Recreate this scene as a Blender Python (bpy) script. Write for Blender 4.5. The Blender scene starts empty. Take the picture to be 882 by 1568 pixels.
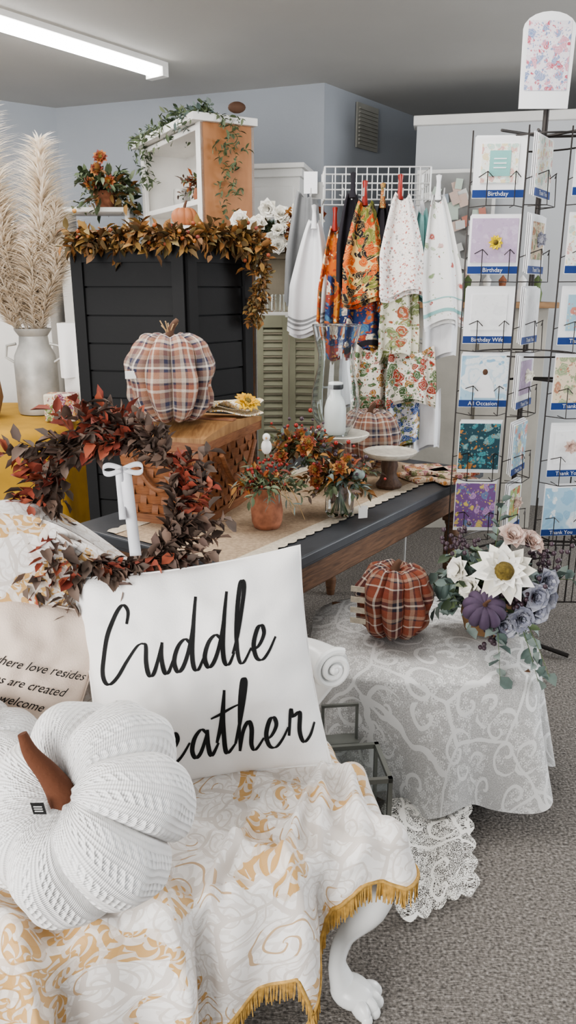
import bpy, math, random
from mathutils import Vector, Matrix, noise
R=random.Random(7)
pi=math.pi
V=Vector
# ---------------------------------------------------------------- colour / materials
def lin(h):
    h=h.lstrip('#'); o=[]
    for i in (0,2,4):
        c=int(h[i:i+2],16)/255; o.append(c/12.92 if c<=.04045 else ((c+.055)/1.055)**2.4)
    return (*o,1)
class T:
    def __init__(s,name):
        s.m=bpy.data.materials.new(name); s.m.use_nodes=True; s.t=s.m.node_tree; s.b=s.t.nodes['Principled BSDF']
    def n(s,ty,ins={},**kw):
        x=s.t.nodes.new(ty)
        for k,v in kw.items(): setattr(x,k,v)
        for k,v in ins.items(): s.set(x.inputs[k],v)
        return x
    def set(s,i,v):
        if isinstance(v,bpy.types.NodeSocket): s.t.links.new(v,i)
        else: i.default_value=v
    def p(s,**kw):
        for k,v in kw.items(): s.set(s.b.inputs[k.replace('_',' ')],v)
    def math(s,op,a,b=0.0,c=0.0):
        x=s.n('ShaderNodeMath',operation=op); s.set(x.inputs[0],a); s.set(x.inputs[1],b); s.set(x.inputs[2],c); return x.outputs[0]
    def mix(s,f,a,b,mode='MIX'):
        x=s.n('ShaderNodeMix',data_type='RGBA',blend_type=mode); s.set(x.inputs[0],f); s.set(x.inputs[6],a); s.set(x.inputs[7],b); return x.outputs[2]
    def ramp(s,f,stops,interp='LINEAR'):
        x=s.n('ShaderNodeValToRGB'); r=x.color_ramp; r.interpolation=interp
        while len(r.elements)<len(stops): r.elements.new(.5)
        for e,(p,c) in zip(r.elements,stops): e.position=p
        for e,(p,c) in zip(r.elements,stops): e.color=lin(c) if isinstance(c,str) else c
        s.set(x.inputs[0],f); return x.outputs[0]
    def co(s,kind='Object',scale=(1,1,1),rot=(0,0,0)):
        tc=s.n('ShaderNodeTexCoord'); mp=s.n('ShaderNodeMapping'); s.set(mp.inputs[0],tc.outputs[kind])
        mp.inputs['Scale'].default_value=scale; mp.inputs['Rotation'].default_value=rot; return mp.outputs[0]
    def noise(s,co,sc,det=3,dist=0,out=0):
        x=s.n('ShaderNodeTexNoise'); s.set(x.inputs['Vector'],co); x.inputs['Scale'].default_value=sc; x.inputs['Detail'].default_value=det; x.inputs['Distortion'].default_value=dist; return x.outputs[out]
    def vor(s,co,sc,feat='F1'):
        x=s.n('ShaderNodeTexVoronoi',feature=feat); s.set(x.inputs['Vector'],co); x.inputs['Scale'].default_value=sc; return x
    def bump(s,h,st=.3,d=.01):
        x=s.n('ShaderNodeBump'); x.inputs['Strength'].default_value=st; x.inputs['Distance'].default_value=d; s.set(x.inputs['Height'],h); s.set(s.b.inputs['Normal'],x.outputs[0])
    def spiral(s,co,sc,turn,arms):
        v=s.vor(co,sc); v.voronoi_dimensions='2D'
        d=s.n('ShaderNodeVectorMath',operation='SUBTRACT'); s.set(d.inputs[0],co); s.set(d.inputs[1],v.outputs['Position'])
        sp=s.n('ShaderNodeSeparateXYZ'); s.set(sp.inputs[0],d.outputs[0])
        an=s.math('ARCTAN2',sp.outputs[1],sp.outputs[0]); sc_=s.n('ShaderNodeSeparateColor'); s.set(sc_.inputs[0],v.outputs['Color'])
        sg=s.math('SUBTRACT',s.math('MULTIPLY',s.math('GREATER_THAN',sc_.outputs[0],.5),2.0),1.0)
        ph=s.math('ADD',s.math('MULTIPLY',s.math('MULTIPLY',an,sg),float(arms)),s.math('MULTIPLY',v.outputs['Distance'],turn))
        return s.math('SINE',ph),v,sc_.outputs[1]
def simple(name,col,rough=.6,metal=0,bump=.15,bs=60,var=.12,vs=6,kind='Object',emis=None,trans=None):
    t=T(name); c=t.co(kind); n=t.noise(c,vs,4); a=lin(col)
    d=tuple(x*(1-var) for x in a[:3])+(1,); l=tuple(min(1,x*(1+var)) for x in a[:3])+(1,)
    t.p(Base_Color=t.ramp(n,[(.3,d),(.7,l)]),Roughness=rough,Metallic=metal)
    if bump: t.bump(t.noise(c,bs,3),bump,.004)
    if emis: t.p(Emission_Color=lin(col),Emission_Strength=emis)
    return t.m
def island(name,cols,rough=.6,sub=.0):
    t=T(name); g=t.n('ShaderNodeNewGeometry'); k=len(cols)
    c=t.ramp(g.outputs['Random Per Island'],[(i/k,x) for i,x in enumerate(cols)],'CONSTANT')
    if rough<.95: c=t.mix(t.math('MULTIPLY',t.noise(t.co(),40,2),.35),c,(0.03,0.02,0.012,1))
    t.p(Base_Color=c,Roughness=rough)
    if sub:
        tr=t.n('ShaderNodeBsdfTranslucent'); t.set(tr.inputs[0],c); mx=t.n('ShaderNodeMixShader'); mx.inputs[0].default_value=sub
        t.set(mx.inputs[1],t.b.outputs[0]); t.set(mx.inputs[2],tr.outputs[0]); t.t.links.new(mx.outputs[0],t.t.nodes['Material Output'].inputs[0])
    return t.m
def wood(name,c1,c2,sc=(2,20,20),rough=.5):
    t=T(name); c=t.co('Object',sc); n=t.noise(c,3,6,1.2)
    t.p(Base_Color=t.ramp(n,[(.3,c1),(.7,c2)]),Roughness=rough); t.bump(n,.15,.003); return t.m
def plaid(name,stops,su,sv):
    t=T(name); tc=t.n('ShaderNodeTexCoord'); sp=t.n('ShaderNodeSeparateXYZ'); t.set(sp.inputs[0],tc.outputs['UV'])
    u=t.math('FRACT',t.math('MULTIPLY',sp.outputs[0],su)); v=t.math('FRACT',t.math('MULTIPLY',sp.outputs[1],sv))
    a=t.ramp(u,stops,'CONSTANT'); b=t.ramp(v,stops,'CONSTANT'); c=t.mix(.5,a,b)
    w=t.noise(t.co('Object'),350,2); c=t.mix(t.math('MULTIPLY',w,.45),c,lin('#5a4a40'),'MULTIPLY')
    t.p(Base_Color=c,Roughness=.95); t.bump(w,.4,.002); return t.m
def printed(name,base,cols,sc=18,thr=.45,kind='UV',fine=True):
    t=T(name); c=t.co(kind); w=t.noise(c,sc*.9,3,0,1); cw=t.mix(1.1/sc,c,w); k=len(cols); out=lin(base)
    for (q,th) in ((1.0,thr),(2.9,thr*.62)) if fine else ((1.0,thr),):
        vo=t.vor(cw,sc*q); sp=t.n('ShaderNodeSeparateColor'); t.set(sp.inputs[0],vo.outputs['Color'])
        col=t.ramp(sp.outputs[0],[(i/k,x) for i,x in enumerate(cols)],'CONSTANT')
        shade=t.math('MULTIPLY',t.math('GREATER_THAN',t.math('SINE',t.math('MULTIPLY',vo.outputs['Distance'],26)),.55),.45)
        col=t.mix(shade,col,lin(base))
        out=t.mix(t.math('LESS_THAN',vo.outputs['Distance'],t.math('MULTIPLY',t.math('ADD',sp.outputs[1],.35),th)),out,col)
    t.p(Base_Color=out,Roughness=.9); t.bump(t.noise(c,500,2),.2,.001); return t.m
def brocadem():
    t=T('brocade_gold_scroll'); c=t.co('UV'); w=t.noise(c,9,2,0,1); cw=t.mix(.055,c,w)
    s1,v1,r1=t.spiral(cw,10.5,14.0,1); s2,v2,r2=t.spiral(cw,27.0,8.0,4)
    l1=t.math('GREATER_THAN',s1,.5); l2=t.math('GREATER_THAN',s2,.4)
    o1=t.math('LESS_THAN',t.math('ABSOLUTE',t.math('SUBTRACT',s1,.35)),.22)
    edge=t.math('LESS_THAN',t.vor(cw,10.5,'DISTANCE_TO_EDGE').outputs[0],.04)
    ln=t.math('MAXIMUM',t.math('MAXIMUM',o1,edge),t.math('MULTIPLY',l2,.55))
    big=t.noise(cw,5.2,2,.9); f=t.math('GREATER_THAN',big,.545)
    col=t.mix(t.math('MULTIPLY',ln,.8),lin('#f1ede9'),lin('#cfc5bc'))
    gf=t.math('MULTIPLY',f,t.math('SUBTRACT',1.0,t.math('MULTIPLY',t.math('MAXIMUM',l1,l2),.75)))
    col=t.mix(t.math('MULTIPLY',gf,.9),col,lin('#c6974c'))
    f3=t.math('MULTIPLY',t.math('GREATER_THAN',t.noise(cw,6.0,1,.5),.56),t.math('MULTIPLY',o1,.7)); col=t.mix(f3,col,lin('#b98f52'))
    t.p(Base_Color=col,Roughness=.6,Sheen_Weight=.3); t.bump(t.math('ADD',ln,gf),.35,.0015); return t.m
def lacemat(name,base,line,alpha=False,k=1.0):
    t=T(name); c=t.co('UV'); w=t.noise(c,9,2,0,1); cw=t.mix(.035,c,w)
    s1,v1,r1=t.spiral(cw,8.0*k,14.0,1); s2,v2,r2=t.spiral(cw,42.0*k,7.0,5)
    l1=t.math('MULTIPLY',t.math('GREATER_THAN',s1,.78),t.math('LESS_THAN',v1.outputs['Distance'],.5))
    l2=t.math('MULTIPLY',t.math('GREATER_THAN',s2,-.1),t.math('LESS_THAN',v2.outputs['Distance'],.42))
    edge=t.math('LESS_THAN',t.vor(cw,3.2*k,'DISTANCE_TO_EDGE').outputs[0],.014)
    net=t.math('LESS_THAN',t.vor(c,170.0*k,'DISTANCE_TO_EDGE').outputs[0],.10)
    pres=t.math('GREATER_THAN',t.noise(cw,6,3),.47 if not alpha else .42); l2=t.math('MULTIPLY',l2,pres)
    sol=t.math('MAXIMUM',t.math('MAXIMUM',l1,edge),l2); hole=t.math('MAXIMUM',sol,t.math('MULTIPLY',net,.5 if not alpha else .9))
    if alpha: t.p(Base_Color=lin(line),Alpha=hole)
    else: t.p(Base_Color=t.mix(t.math('MULTIPLY',hole,.8),lin(base),lin(line)))
    t.p(Roughness=.9); t.bump(hole,.4,.002); return t.m
def carpetm():
    t=T('carpet_loop'); c=t.co('Object'); n=t.noise(c,130,3); n2=t.noise(t.co('Object',(60,260,60)),1,2); m=t.math('ADD',t.math('MULTIPLY',n,.6),t.math('MULTIPLY',n2,.4))
    big=t.noise(c,1.5,2)
    col=t.ramp(m,[(.36,'#46423f'),(.46,'#6f6a65'),(.54,'#87817b'),(.64,'#aca6a0')]); col=t.mix(t.math('MULTIPLY',big,.25),col,lin('#6a655f'))
    t.p(Base_Color=col,Roughness=1); t.bump(m,.8,.01); return t.m
def knitm():
    t=T('cable_knit'); tc=t.n('ShaderNodeTexCoord'); sp=t.n('ShaderNodeSeparateXYZ'); t.set(sp.inputs[0],tc.outputs['UV'])
    u=sp.outputs[0]; v=sp.outputs[1]
    rib=t.math('ABSOLUTE',t.math('SINE',t.math('MULTIPLY',u,pi*112)))
    tri=t.math('PINGPONG',t.math('MULTIPLY',u,56),1.0)
    st=t.math('ABSOLUTE',t.math('SINE',t.math('MULTIPLY',t.math('ADD',v,t.math('MULTIPLY',tri,.035)),pi*26)))
    cab=t.math('GREATER_THAN',t.math('SINE',t.math('MULTIPLY',u,2*pi*28)),.0)
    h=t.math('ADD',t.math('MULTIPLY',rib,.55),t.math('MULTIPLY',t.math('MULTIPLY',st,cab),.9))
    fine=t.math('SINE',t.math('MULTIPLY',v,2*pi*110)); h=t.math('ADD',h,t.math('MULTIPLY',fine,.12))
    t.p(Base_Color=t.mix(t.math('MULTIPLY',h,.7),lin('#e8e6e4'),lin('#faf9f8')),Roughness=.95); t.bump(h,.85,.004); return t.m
def weavem(name,c1,c2):
    t=T(name); n=t.noise(t.co('Object',(4,4,40)),9,4); t.p(Base_Color=t.mix(n,lin(c1),lin(c2)),Roughness=.5); t.bump(n,.3,.003); return t.m
# ---------------------------------------------------------------- mesh accumulator
def fr(n,up=V((0,0,1))):
    z=V(n).normalized(); x=up.cross(z)
    if x.length<1e-4: x=V((1,0,0)).cross(z)
    x.normalize(); y=z.cross(x); return Matrix((x,y,z)).transposed().to_4x4()
def place(loc,rx=0,ry=0,rz=0,s=1):
    return Matrix.Translation(V(loc))@Matrix.Rotation(rz,4,'Z')@Matrix.Rotation(ry,4,'Y')@Matrix.Rotation(rx,4,'X')@Matrix.Scale(s,4)
I4=Matrix.Identity(4)
class M:
    def __init__(s,name): s.n=name;s.v=[];s.f=[];s.mi=[];s.uv=[];s.mats=[];s.T=I4
    def add(s,vs,fs,m,T=None,uv=None):
        if m not in s.mats: s.mats.append(m)
        k=s.mats.index(m); o=len(s.v); A=s.T@(T or I4)
        s.v+=[A@V(x) for x in vs]; s.f+=[[o+i for i in f] for f in fs]; s.mi+=[k]*len(fs)
        s.uv+=uv if uv else [(x[0],x[1]+x[2]) for x in vs]
    def box(s,c,d,m,T=None):
        x,y,z=[a/2 for a in d]
        vs=[(c[0]+i*x,c[1]+j*y,c[2]+k*z) for i in(-1,1) for j in(-1,1) for k in(-1,1)]
        s.add(vs,[(0,1,3,2),(4,6,7,5),(0,4,5,1),(2,3,7,6),(0,2,6,4),(1,5,7,3)],m,T)
    def lathe(s,pr,m,T=None,n=28,fn=None):
        vs=[];uv=[];k=len(pr)
        for i in range(n+1):
            a=2*pi*i/n
            for j,(r,z) in enumerate(pr):
                rr=r*(fn(a,j/(k-1)) if fn else 1); vs.append((rr*math.cos(a),rr*math.sin(a),z)); uv.append((i/n,j/(k-1)))
        fs=[(i*k+j,(i+1)*k+j,(i+1)*k+j+1,i*k+j+1) for i in range(n) for j in range(k-1)]
        s.add(vs,fs,m,T,uv)
    def ball(s,c,r,m,n=12,T=None):
        if not hasattr(r,'__len__'): r=(r,r,r)
        pr=[(max(1e-4,math.sin(pi*j/n)),-math.cos(pi*j/n)) for j in range(n+1)]
        s.lathe(pr,m,(T or I4)@Matrix.Translation(V(c))@Matrix.Diagonal((*r,1)),n=int(n*1.5))
    def tube(s,pts,r,m,n=6,T=None,cap=True):
        pts=[V(p) for p in pts]; k=len(pts)
        if not hasattr(r,'__len__'): r=[r]*k
        vs=[];uv=[];px=None;L=0
        for i,p in enumerate(pts):
            d=(pts[min(i+1,k-1)]-pts[max(i-1,0)]); d=d.normalized() if d.length>1e-9 else V((0,0,1))
            if px is None: px=d.cross(V((.3,.5,.81))).normalized()
            px=(px-d*px.dot(d)).normalized(); py=d.cross(px)
            if i: L+=(p-pts[i-1]).length
            for j in range(n):
                a=2*pi*j/n; vs.append(p+(px*math.cos(a)+py*math.sin(a))*r[i]); uv.append((j/n,L))
        fs=[(i*n+j,i*n+(j+1)%n,(i+1)*n+(j+1)%n,(i+1)*n+j) for i in range(k-1) for j in range(n)]
        if cap: fs+=[list(range(n))[::-1],[(k-1)*n+j for j in range(n)]]
        s.add(vs,fs,m,T,uv)
    def grid(s,fn,nu,nv,m,T=None,uvf=None):
        vs=[];uv=[]
        for i in range(nu+1):
            for j in range(nv+1):
                a,b=i/nu,j/nv; vs.append(fn(a,b)); uv.append(uvf(a,b) if uvf else (a,b))
        fs=[(i*(nv+1)+j,(i+1)*(nv+1)+j,(i+1)*(nv+1)+j+1,i*(nv+1)+j+1) for i in range(nu) for j in range(nv)]
        s.add(vs,fs,m,T,uv)
    def leaf(s,p,d,up,L,W,m,curl=.2,fold=.25):
        d=V(d).normalized(); x=d.cross(V(up))
        if x.length<1e-4: x=V((1,0,0))
        x.normalize(); z=x.cross(d); p=V(p)
        def q(a,b,c): return p+d*a*L+x*b*W+z*c*L
        vs=[q(0,0,0),q(.3,-.42,fold*W/L-.02),q(.3,0,0),q(.3,.42,fold*W/L-.02),q(.65,-.4,fold*W/L-curl*.4),q(.65,0,-curl*.4),q(.65,.4,fold*W/L-curl*.4),q(1,0,-curl)]
        s.add(vs,[(0,2,1),(0,3,2),(1,2,5,4),(2,3,6,5),(4,5,7),(5,6,7)],m)
    def flower(s,c,nr,r,n,lay,m,cm,cr=.25,wf=1.0,cup=.3):
        F=fr(nr)
        for l in range(lay):
            rr=r*(1-.24*l)
            for i in range(n):
                a=2*pi*(i+.5*l)/n+R.uniform(-.12,.12); el=cup+.35*l+R.uniform(-.1,.1)
                d=F@V((math.cos(a)*math.cos(el),math.sin(a)*math.cos(el),math.sin(el)))
                s.leaf(V(c),d,F@V((0,0,1)),rr,rr*wf*2*pi/n*1.15,m,curl=.15 if l==0 else -.1)
        if cm: s.ball(V(c)+V(nr).normalized()*r*.12,(r*cr,)*3,cm,8)
    def spray(s,b,d,L,n,l,w,m,sm,droop=.3,sr=.0018,spread=1.0):
        b=V(b); d=V(d).normalized(); pts=[]
        for i in range(6):
            t=i/5; pts.append(b+d*L*t+V((0,0,-1))*droop*L*t*t)
        s.tube(pts,[sr*(1-.5*i/5) for i in range(6)],sm,4)
        for i in range(n):
            t=(i+.6)/n*5; k=min(4,int(t)); p=pts[k].lerp(pts[k+1],t-k); dd=(pts[k+1]-pts[k]).normalized()
            rv=V((R.gauss(0,1),R.gauss(0,1),R.gauss(0,1))); rv=(rv-dd*rv.dot(dd)).normalized()*spread
            sc=R.uniform(.7,1.15); s.leaf(p,dd*.8+rv,V((R.gauss(0,.6),R.gauss(0,.6),1)),l*sc,w*sc,m,R.uniform(-.1,.35))
    def pumpkin(s,T,r,h,m,lobes=8,depth=.2,dim=.25,stem=None,nu=120,nv=40,wob=0):
        def f(a,b):
            th=2*pi*a; ph=pi*b; rr=max(0,math.sin(ph))**.75
            rib=1-depth+depth*abs(math.sin(th*lobes/2))**.55
            q=r*rr*(1+(rib-1)*min(1,rr*1.6)); z=h/2*math.cos(ph)-(dim*h*math.exp(-(rr/.35)**2) if b<.5 else -dim*.6*h*math.exp(-(rr/.35)**2))
            z*=(.93+.07*abs(math.sin(th*lobes/2))); w=wob*noise.noise(V((math.cos(th)*3,math.sin(th)*3,ph*2)))
            return ((q+w)*math.cos(th),(q+w)*math.sin(th),z)
        s.grid(f,nu,nv,m,T)
        if stem:
            zt=h/2-dim*h*.9; sm,sl,sr,bend=stem
            pts=[V((bend*sl*(t/6)**2,0,zt+sl*t/6)) for t in range(7)]
            s.tube(pts,[sr*1.3,sr,sr*.9,sr*.82,sr*.75,sr*.68,sr*.5],sm,10,T)
    def text(s,st,size,m,T):
        cu=bpy.data.curves.new('t','FONT'); cu.body=st; cu.size=size; cu.align_x='CENTER'; cu.extrude=0; cu.resolution_u=2
        o=bpy.data.objects.new('t',cu); bpy.context.scene.collection.objects.link(o); bpy.context.view_layer.update()
        me=o.to_mesh(); s.add([v.co.copy() for v in me.vertices],[list(p.vertices) for p in me.polygons],m,T)
        o.to_mesh_clear(); bpy.data.objects.remove(o); bpy.data.curves.remove(cu)
    def obj(s,bev=0,sub=0,ang=40,solid=0):
        me=bpy.data.meshes.new(s.n); me.from_pydata(s.v,[],s.f)
        for m in s.mats: me.materials.append(m)
        me.polygons.foreach_set('material_index',s.mi); me.polygons.foreach_set('use_smooth',[True]*len(s.f))
        ul=me.uv_layers.new(name='UVMap'); li=[0]*len(me.loops); me.loops.foreach_get('vertex_index',li)
        ul.data.foreach_set('uv',[c for i in li for c in s.uv[i][:2]])
        me.update(); me.set_sharp_from_angle(angle=math.radians(ang))
        o=bpy.data.objects.new(s.n,me); bpy.context.scene.collection.objects.link(o)
        if bev: b=o.modifiers.new('b','BEVEL'); b.width=bev; b.segments=2; b.limit_method='ANGLE'
        if solid: b=o.modifiers.new('s','SOLIDIFY'); b.thickness=solid; b.offset=0
        return o
# ---------------------------------------------------------------- materials
blackwood=simple('black_painted_wood','#0a0a0c',.7,bump=.1)
whitep=simple('white_paint','#e6e4e0',.5,var=.04)
cream=simple('cream_fabric','#f3f1ef',.9,bs=250,bump=.2,var=.03)
ink=simple('black_ink','#0a0a0b',.8,bump=0)
wallm=simple('wall_paint_blue_grey','#a4a8ae',.8,var=.03,vs=2)
ceilm=simple('ceiling_paint','#bfbdb9',.9,var=.03,vs=2)
greyt=simple('slate_painted_top','#434549',.45,var=.15,bs=30)
tablew=wood('walnut_apron','#4d3627','#7d5b42',(3,3,30))
burlap=simple('burlap','#b59f86',.95,bump=.8,bs=400,var=.2,vs=90)
burlapl=simple('lace_trim_cream','#cfc4b2',.95,bump=.6,bs=300,var=.15,vs=80)
stemm=simple('twig_brown','#5a4030',.8)
greenst=simple('stem_green','#5c6b45',.7)
autumn=island('autumn_leaves',['#66502f','#8a6a36','#5a4c31','#a27d48','#745436','#827048','#8a6034','#9a6a38'],.8)
rust=island('rust_leaves',['#9c4a38','#8a4033','#ac5c44','#944b3a'],.75)
brownl=island('brown_leaves',['#66524a','#776459','#594a42','#80695c','#6a5a50'],.75)
green=island('green_leaves',['#5c6c4c','#45543e','#6d7d5b','#7b8668'])
euc=island('eucalyptus_leaves',['#7f8f88','#6a7c76','#93a19b','#5d6f6a'])
lav=island('lavender_petals',['#adaebb','#c4c4ce','#9698a8'])
whitepet=island('white_petals',['#efece2','#e4dfd2','#f4f1ea'],.96)
pinkpet=island('pink_petals',['#d5beb3','#e0cec4','#c9ada2'],.96)
orangel=island('orange_mix',['#a0562c','#b07238','#7d3327','#b88648','#94492c'])
redb=simple('red_berries','#942e26',.3,bump=0)
purpleb=simple('plum_berries','#4a3a42',.4,bump=0)
sunc=simple('sunflower_centre','#6a5a2a',.95,bump=.9,bs=200,var=.4,vs=100)
metalb=simple('black_wire','#3a3634',.4,.5,bump=0)
chrome=simple('white_wire','#c9c9c7',.35,.2,bump=0)
galv=simple('galvanised_tin','#b5b3ae',.5,.3,bump=.2,var=.25,vs=9)
glass=T('clear_glass'); glass.p(Base_Color=(.95,.98,.98,1),Roughness=.01,Transmission_Weight=1.0,IOR=1.45); glass=glass.m
glassb=T('hurricane_glass'); glassb.p(Base_Color=(.93,.965,.98,1),Roughness=.01,Transmission_Weight=1.0,IOR=1.28); glassb=glassb.m
plaidm=plaid('plaid_flannel',[(0,'#8f4a38'),(.16,'#a98874'),(.24,'#35303c'),(.32,'#e2d3c4'),(.36,'#35303c'),(.43,'#955540'),(.6,'#b59c88'),(.68,'#473a42'),(.72,'#955540'),(.88,'#e6dace'),(.92,'#7d4235')],4.5,3)
plaid2=plaid('plaid_flannel_tan',[(0,'#a0735f'),(.14,'#a89485'),(.24,'#3f3f54'),(.34,'#8a7f79'),(.42,'#ece2d7'),(.47,'#3f3f54'),(.54,'#ac846e'),(.68,'#cdbfb0'),(.78,'#4c424e'),(.83,'#a06a56'),(.93,'#dfd0c2')],7,3.5)
# ---------------------------------------------------------------- room
m=M('floor'); m.add([(-7,-4,0),(7,-4,0),(7,10,0),(-7,10,0)],[(0,1,2,3)],carpetm()); m.obj()
m=M('ceiling'); m.box((0,3,2.95),(14,14,.1),ceilm); m.obj()
def wall(name,a,b,z0,z1,mat,th=.1):
    a=V((*a,0));b=V((*b,0)); d=b-a; m=M(name); m.box((d.length/2,th/2,(z0+z1)/2),(d.length,th,z1-z0),mat,Matrix.Translation(a)@Matrix.Rotation(math.atan2(d.y,d.x),4,'Z')); return m
wall('wall_back',(-1.81,6.51),(.25,5.76),0,2.9,wallm).obj()
wall('wall_left',(-6,3.42),(-1.81,6.51),0,2.9,wallm).obj()
wall('wall_return',(.25,5.76),(2.6,8.9),0,2.9,wallm).obj()
wall('wall_right',(5,9.5),(5,-4),0,2.9,wallm).obj()
wallp=simple('wall_paint_pale','#c2c4c6',.8,var=.03,vs=2)
wall('wall_partition',(.87,5.60),(5,4.77),0,2.60,wallp).obj()
m=wall('trim_partition_cap',(.84,5.57),(5,4.73),2.60,2.66,whitep,.18); m.obj(.005)
vm=simple('vent_grille','#9a9890',.6); VT=Matrix.Translation((.50,6.07,0))@Matrix.Rotation(math.atan2(3.14,2.35),4,'Z')
m=M('wall_vent_grille'); m.box((.15,-.0,2.70),(.30,.012,.30),vm,VT)
for i in range(10): m.box((.15,-.012,2.58+i*.026),(.26,.012,.012),vm,VT)
m.obj()
m=M('fluorescent_ceiling_light'); m.T=Matrix.Translation((-.84,5.29,2.9))@Matrix.Rotation(math.atan2(4.42-5.29,-1.48+.84),4,'Z')
tubem=simple('fluorescent_tube','#ffffff',.4,bump=0,emis=12)
m.box((1.2,0,-.015),(2.5,.16,.03),whitep); m.box((-.03,0,-.045),(.05,.15,.07),whitep); m.box((2.43,0,-.045),(.05,.15,.07),whitep)
for y in(-.035,.035): m.tube([(0,y,-.05),(2.4,y,-.05)],.018,tubem,10)
m.obj()
# ---------------------------------------------------------------- settee
O=V((.21,1.29,0)); du=V((.9205,.3907,0)); dv=V((-.3907,.9205,0))
ST=Matrix(((du.x,dv.x,0,O.x),(du.y,dv.y,0,O.y),(0,0,1,0),(0,0,0,1)))
setw=simple('white_gloss_enamel','#f0f0ee',.25,bump=.05,var=.02)
m=M('carved_white_settee')
m.box((-.68,.31,.40),(1.30,.56,.08),setw,ST); m.box((-.68,.31,.445),(1.28,.54,.02),cream,ST)
def crom3(P,n=4):
    P=[V(p) for p in P]; Q=[P[0]*2-P[1]]+P+[P[-1]*2-P[-2]]; o=[]
    for i in range(1,len(Q)-2):
        for k in range(n):
            t=k/n; a,b,c,d=Q[i-1:i+3]; o.append(.5*((2*b)+(c-a)*t+(2*a-5*b+4*c-d)*t*t+(3*b-a-3*c+d)*t**3))
    o.append(Q[-2]); return o
def leg(m,W,sx,sy):
    P=[(0,0,.42),(.022,.022,.36),(.016,.016,.28),(-.022,-.022,.19),(-.036,-.036,.11),(-.026,-.026,.05)]
    P=crom3(P); n=len(P); rr=[.046,.044,.033,.021,.019,.030]
    m.tube([W@V((sx*a,sy*b,c)) for a,b,c in P],[rr[min(5,int(i/(n-1)*5))]*(1-(i/(n-1)*5)%1)+rr[min(5,int(i/(n-1)*5)+1)]*((i/(n-1)*5)%1) for i in range(n)],setw,16)
    W=W@Matrix.Translation((-.018*sx,-.018*sy,0))
    an=math.atan2(sy,sx)
    m.ball((0,0,0),(.050,.040,.034),setw,14,W@Matrix.Translation((.010*math.cos(an),.010*math.sin(an),.036))@Matrix.Rotation(an,4,'Z'))
    for k in range(4):
        a=an+(-.60+.40*k); m.ball((0,0,0),(.034,.0165,.025),setw,12,W@Matrix.Translation((.044*math.cos(a),.044*math.sin(a),.025))@Matrix.Rotation(a,4,'Z'))
        m.ball((0,0,0),(.013,.012,.016),setw,8,W@Matrix.Translation((.070*math.cos(a),.070*math.sin(a),.016)))
leg(m,ST@Matrix.Translation((-.040,.040,0)),1,-1); leg(m,ST@Matrix.Translation((-1.28,.045,0)),-1,-1)
leg(m,ST@Matrix.Translation((-.06,.56,0)),1,1); leg(m,ST@Matrix.Translation((-1.28,.56,0)),-1,1)
def backz(u): 
    t=min(1,max(0,(-u-.05)/.6)); return .66+.42*(t*t*(3-2*t))
us=[-1.3+1.3*i/40 for i in range(41)]
m.tube([ST@V((u,.625,backz(u)-.055)) for u in us],.022,setw,10)
m.grid(lambda a,b:(-1.3+1.3*a,.60+.02*b,.42+b*(backz(-1.3+1.3*a)-.49)),40,4,cream,ST)
arm=crom3([(-.0,.62,.60),(.01,.56,.635),(.03,.48,.655),(.045,.42,.66),(.05,.385,.66)])
m.tube([ST@V(p) for p in arm],[.032+.018*i/16 for i in range(17)],setw,18)
F=ST@Matrix.Translation((.05,.38,.66))@Matrix.Rotation(pi/2,4,'X')
sc=[]
for i in range(60):
    a=i/60*2.2*2*pi; r=.050-.042*i/60; sc.append((r*math.cos(a+1),r*math.sin(a+1),.006+.010*i/60))
m.tube(sc,[.010-.004*i/60 for i in range(60)],setw,8,F); m.ball((0,0,.012),(.012,.012,.012),setw,8,F)
m.tube([ST@V(p) for p in crom3([(.045,.40,.62),(.01,.42,.56),(-.03,.43,.5),(-.03,.43,.42)])],[.026]*13,setw,12)
m.obj()
# throw
broc=brocadem(); fringe=simple('gold_fringe','#b5904f',.7,var=.3,vs=90,bump=.4)
m=M('brocade_throw_blanket')
def qf(s): return math.sin(s*27+2.6)+.6*math.sin(s*52+.4)
def seatz(u,v):
    n=noise.noise(V((u*6,v*6,1)))+.5*noise.noise(V((u*14,v*14,4))); s_=.4-u-.75*v+.05*noise.noise(V((u*4,v*4,9)))
    fold=.5+.5*qf(s_)/1.6
    rid=.050*math.exp(-((u+.02-.35*(v-.12))/.020)**2)*math.exp(-((v-.16)/.13)**2)
    rid+=.040*math.exp(-((u+.10-.5*(v-.12))/.018)**2)*math.exp(-((v-.14)/.13)**2)
    rid+=.038*math.exp(-((u+.20-.8*(v-.05))/.016)**2)*math.exp(-((v-.09)/.13)**2)
    rid+=.030*math.exp(-((u+.34-.9*(v-.05))/.018)**2)*math.exp(-((v-.06)/.10)**2)
    return .472+.022*abs(n)+(.010+.042*math.exp(-max(0,v)/.15))*fold**1.8+rid
m.grid(lambda a,b:(-1.34+1.34*a,.585*b,seatz(-1.34+1.34*a,.585*b)),320,130,broc,ST,lambda a,b:(1.34*a,.585*b))
m.grid(lambda a,b:(-1.34+1.10*a,.575+.012*b-.014*(1+noise.noise(V((a*6,b*5,3)))),.475+b*(backz(-1.34+1.10*a)-.475)),90,40,broc,ST,lambda a,b:(1.10*a,.6+.6*b))
m.grid(lambda a,b:(-1.34+1.10*a,.573+.1*b**.7,backz(-1.34+1.10*a)+.022*math.sin(pi*min(1,b*1.5))-.3*max(0,b-.4)),90,14,broc,ST,lambda a,b:(1.10*a,1.2+.25*b))
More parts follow.
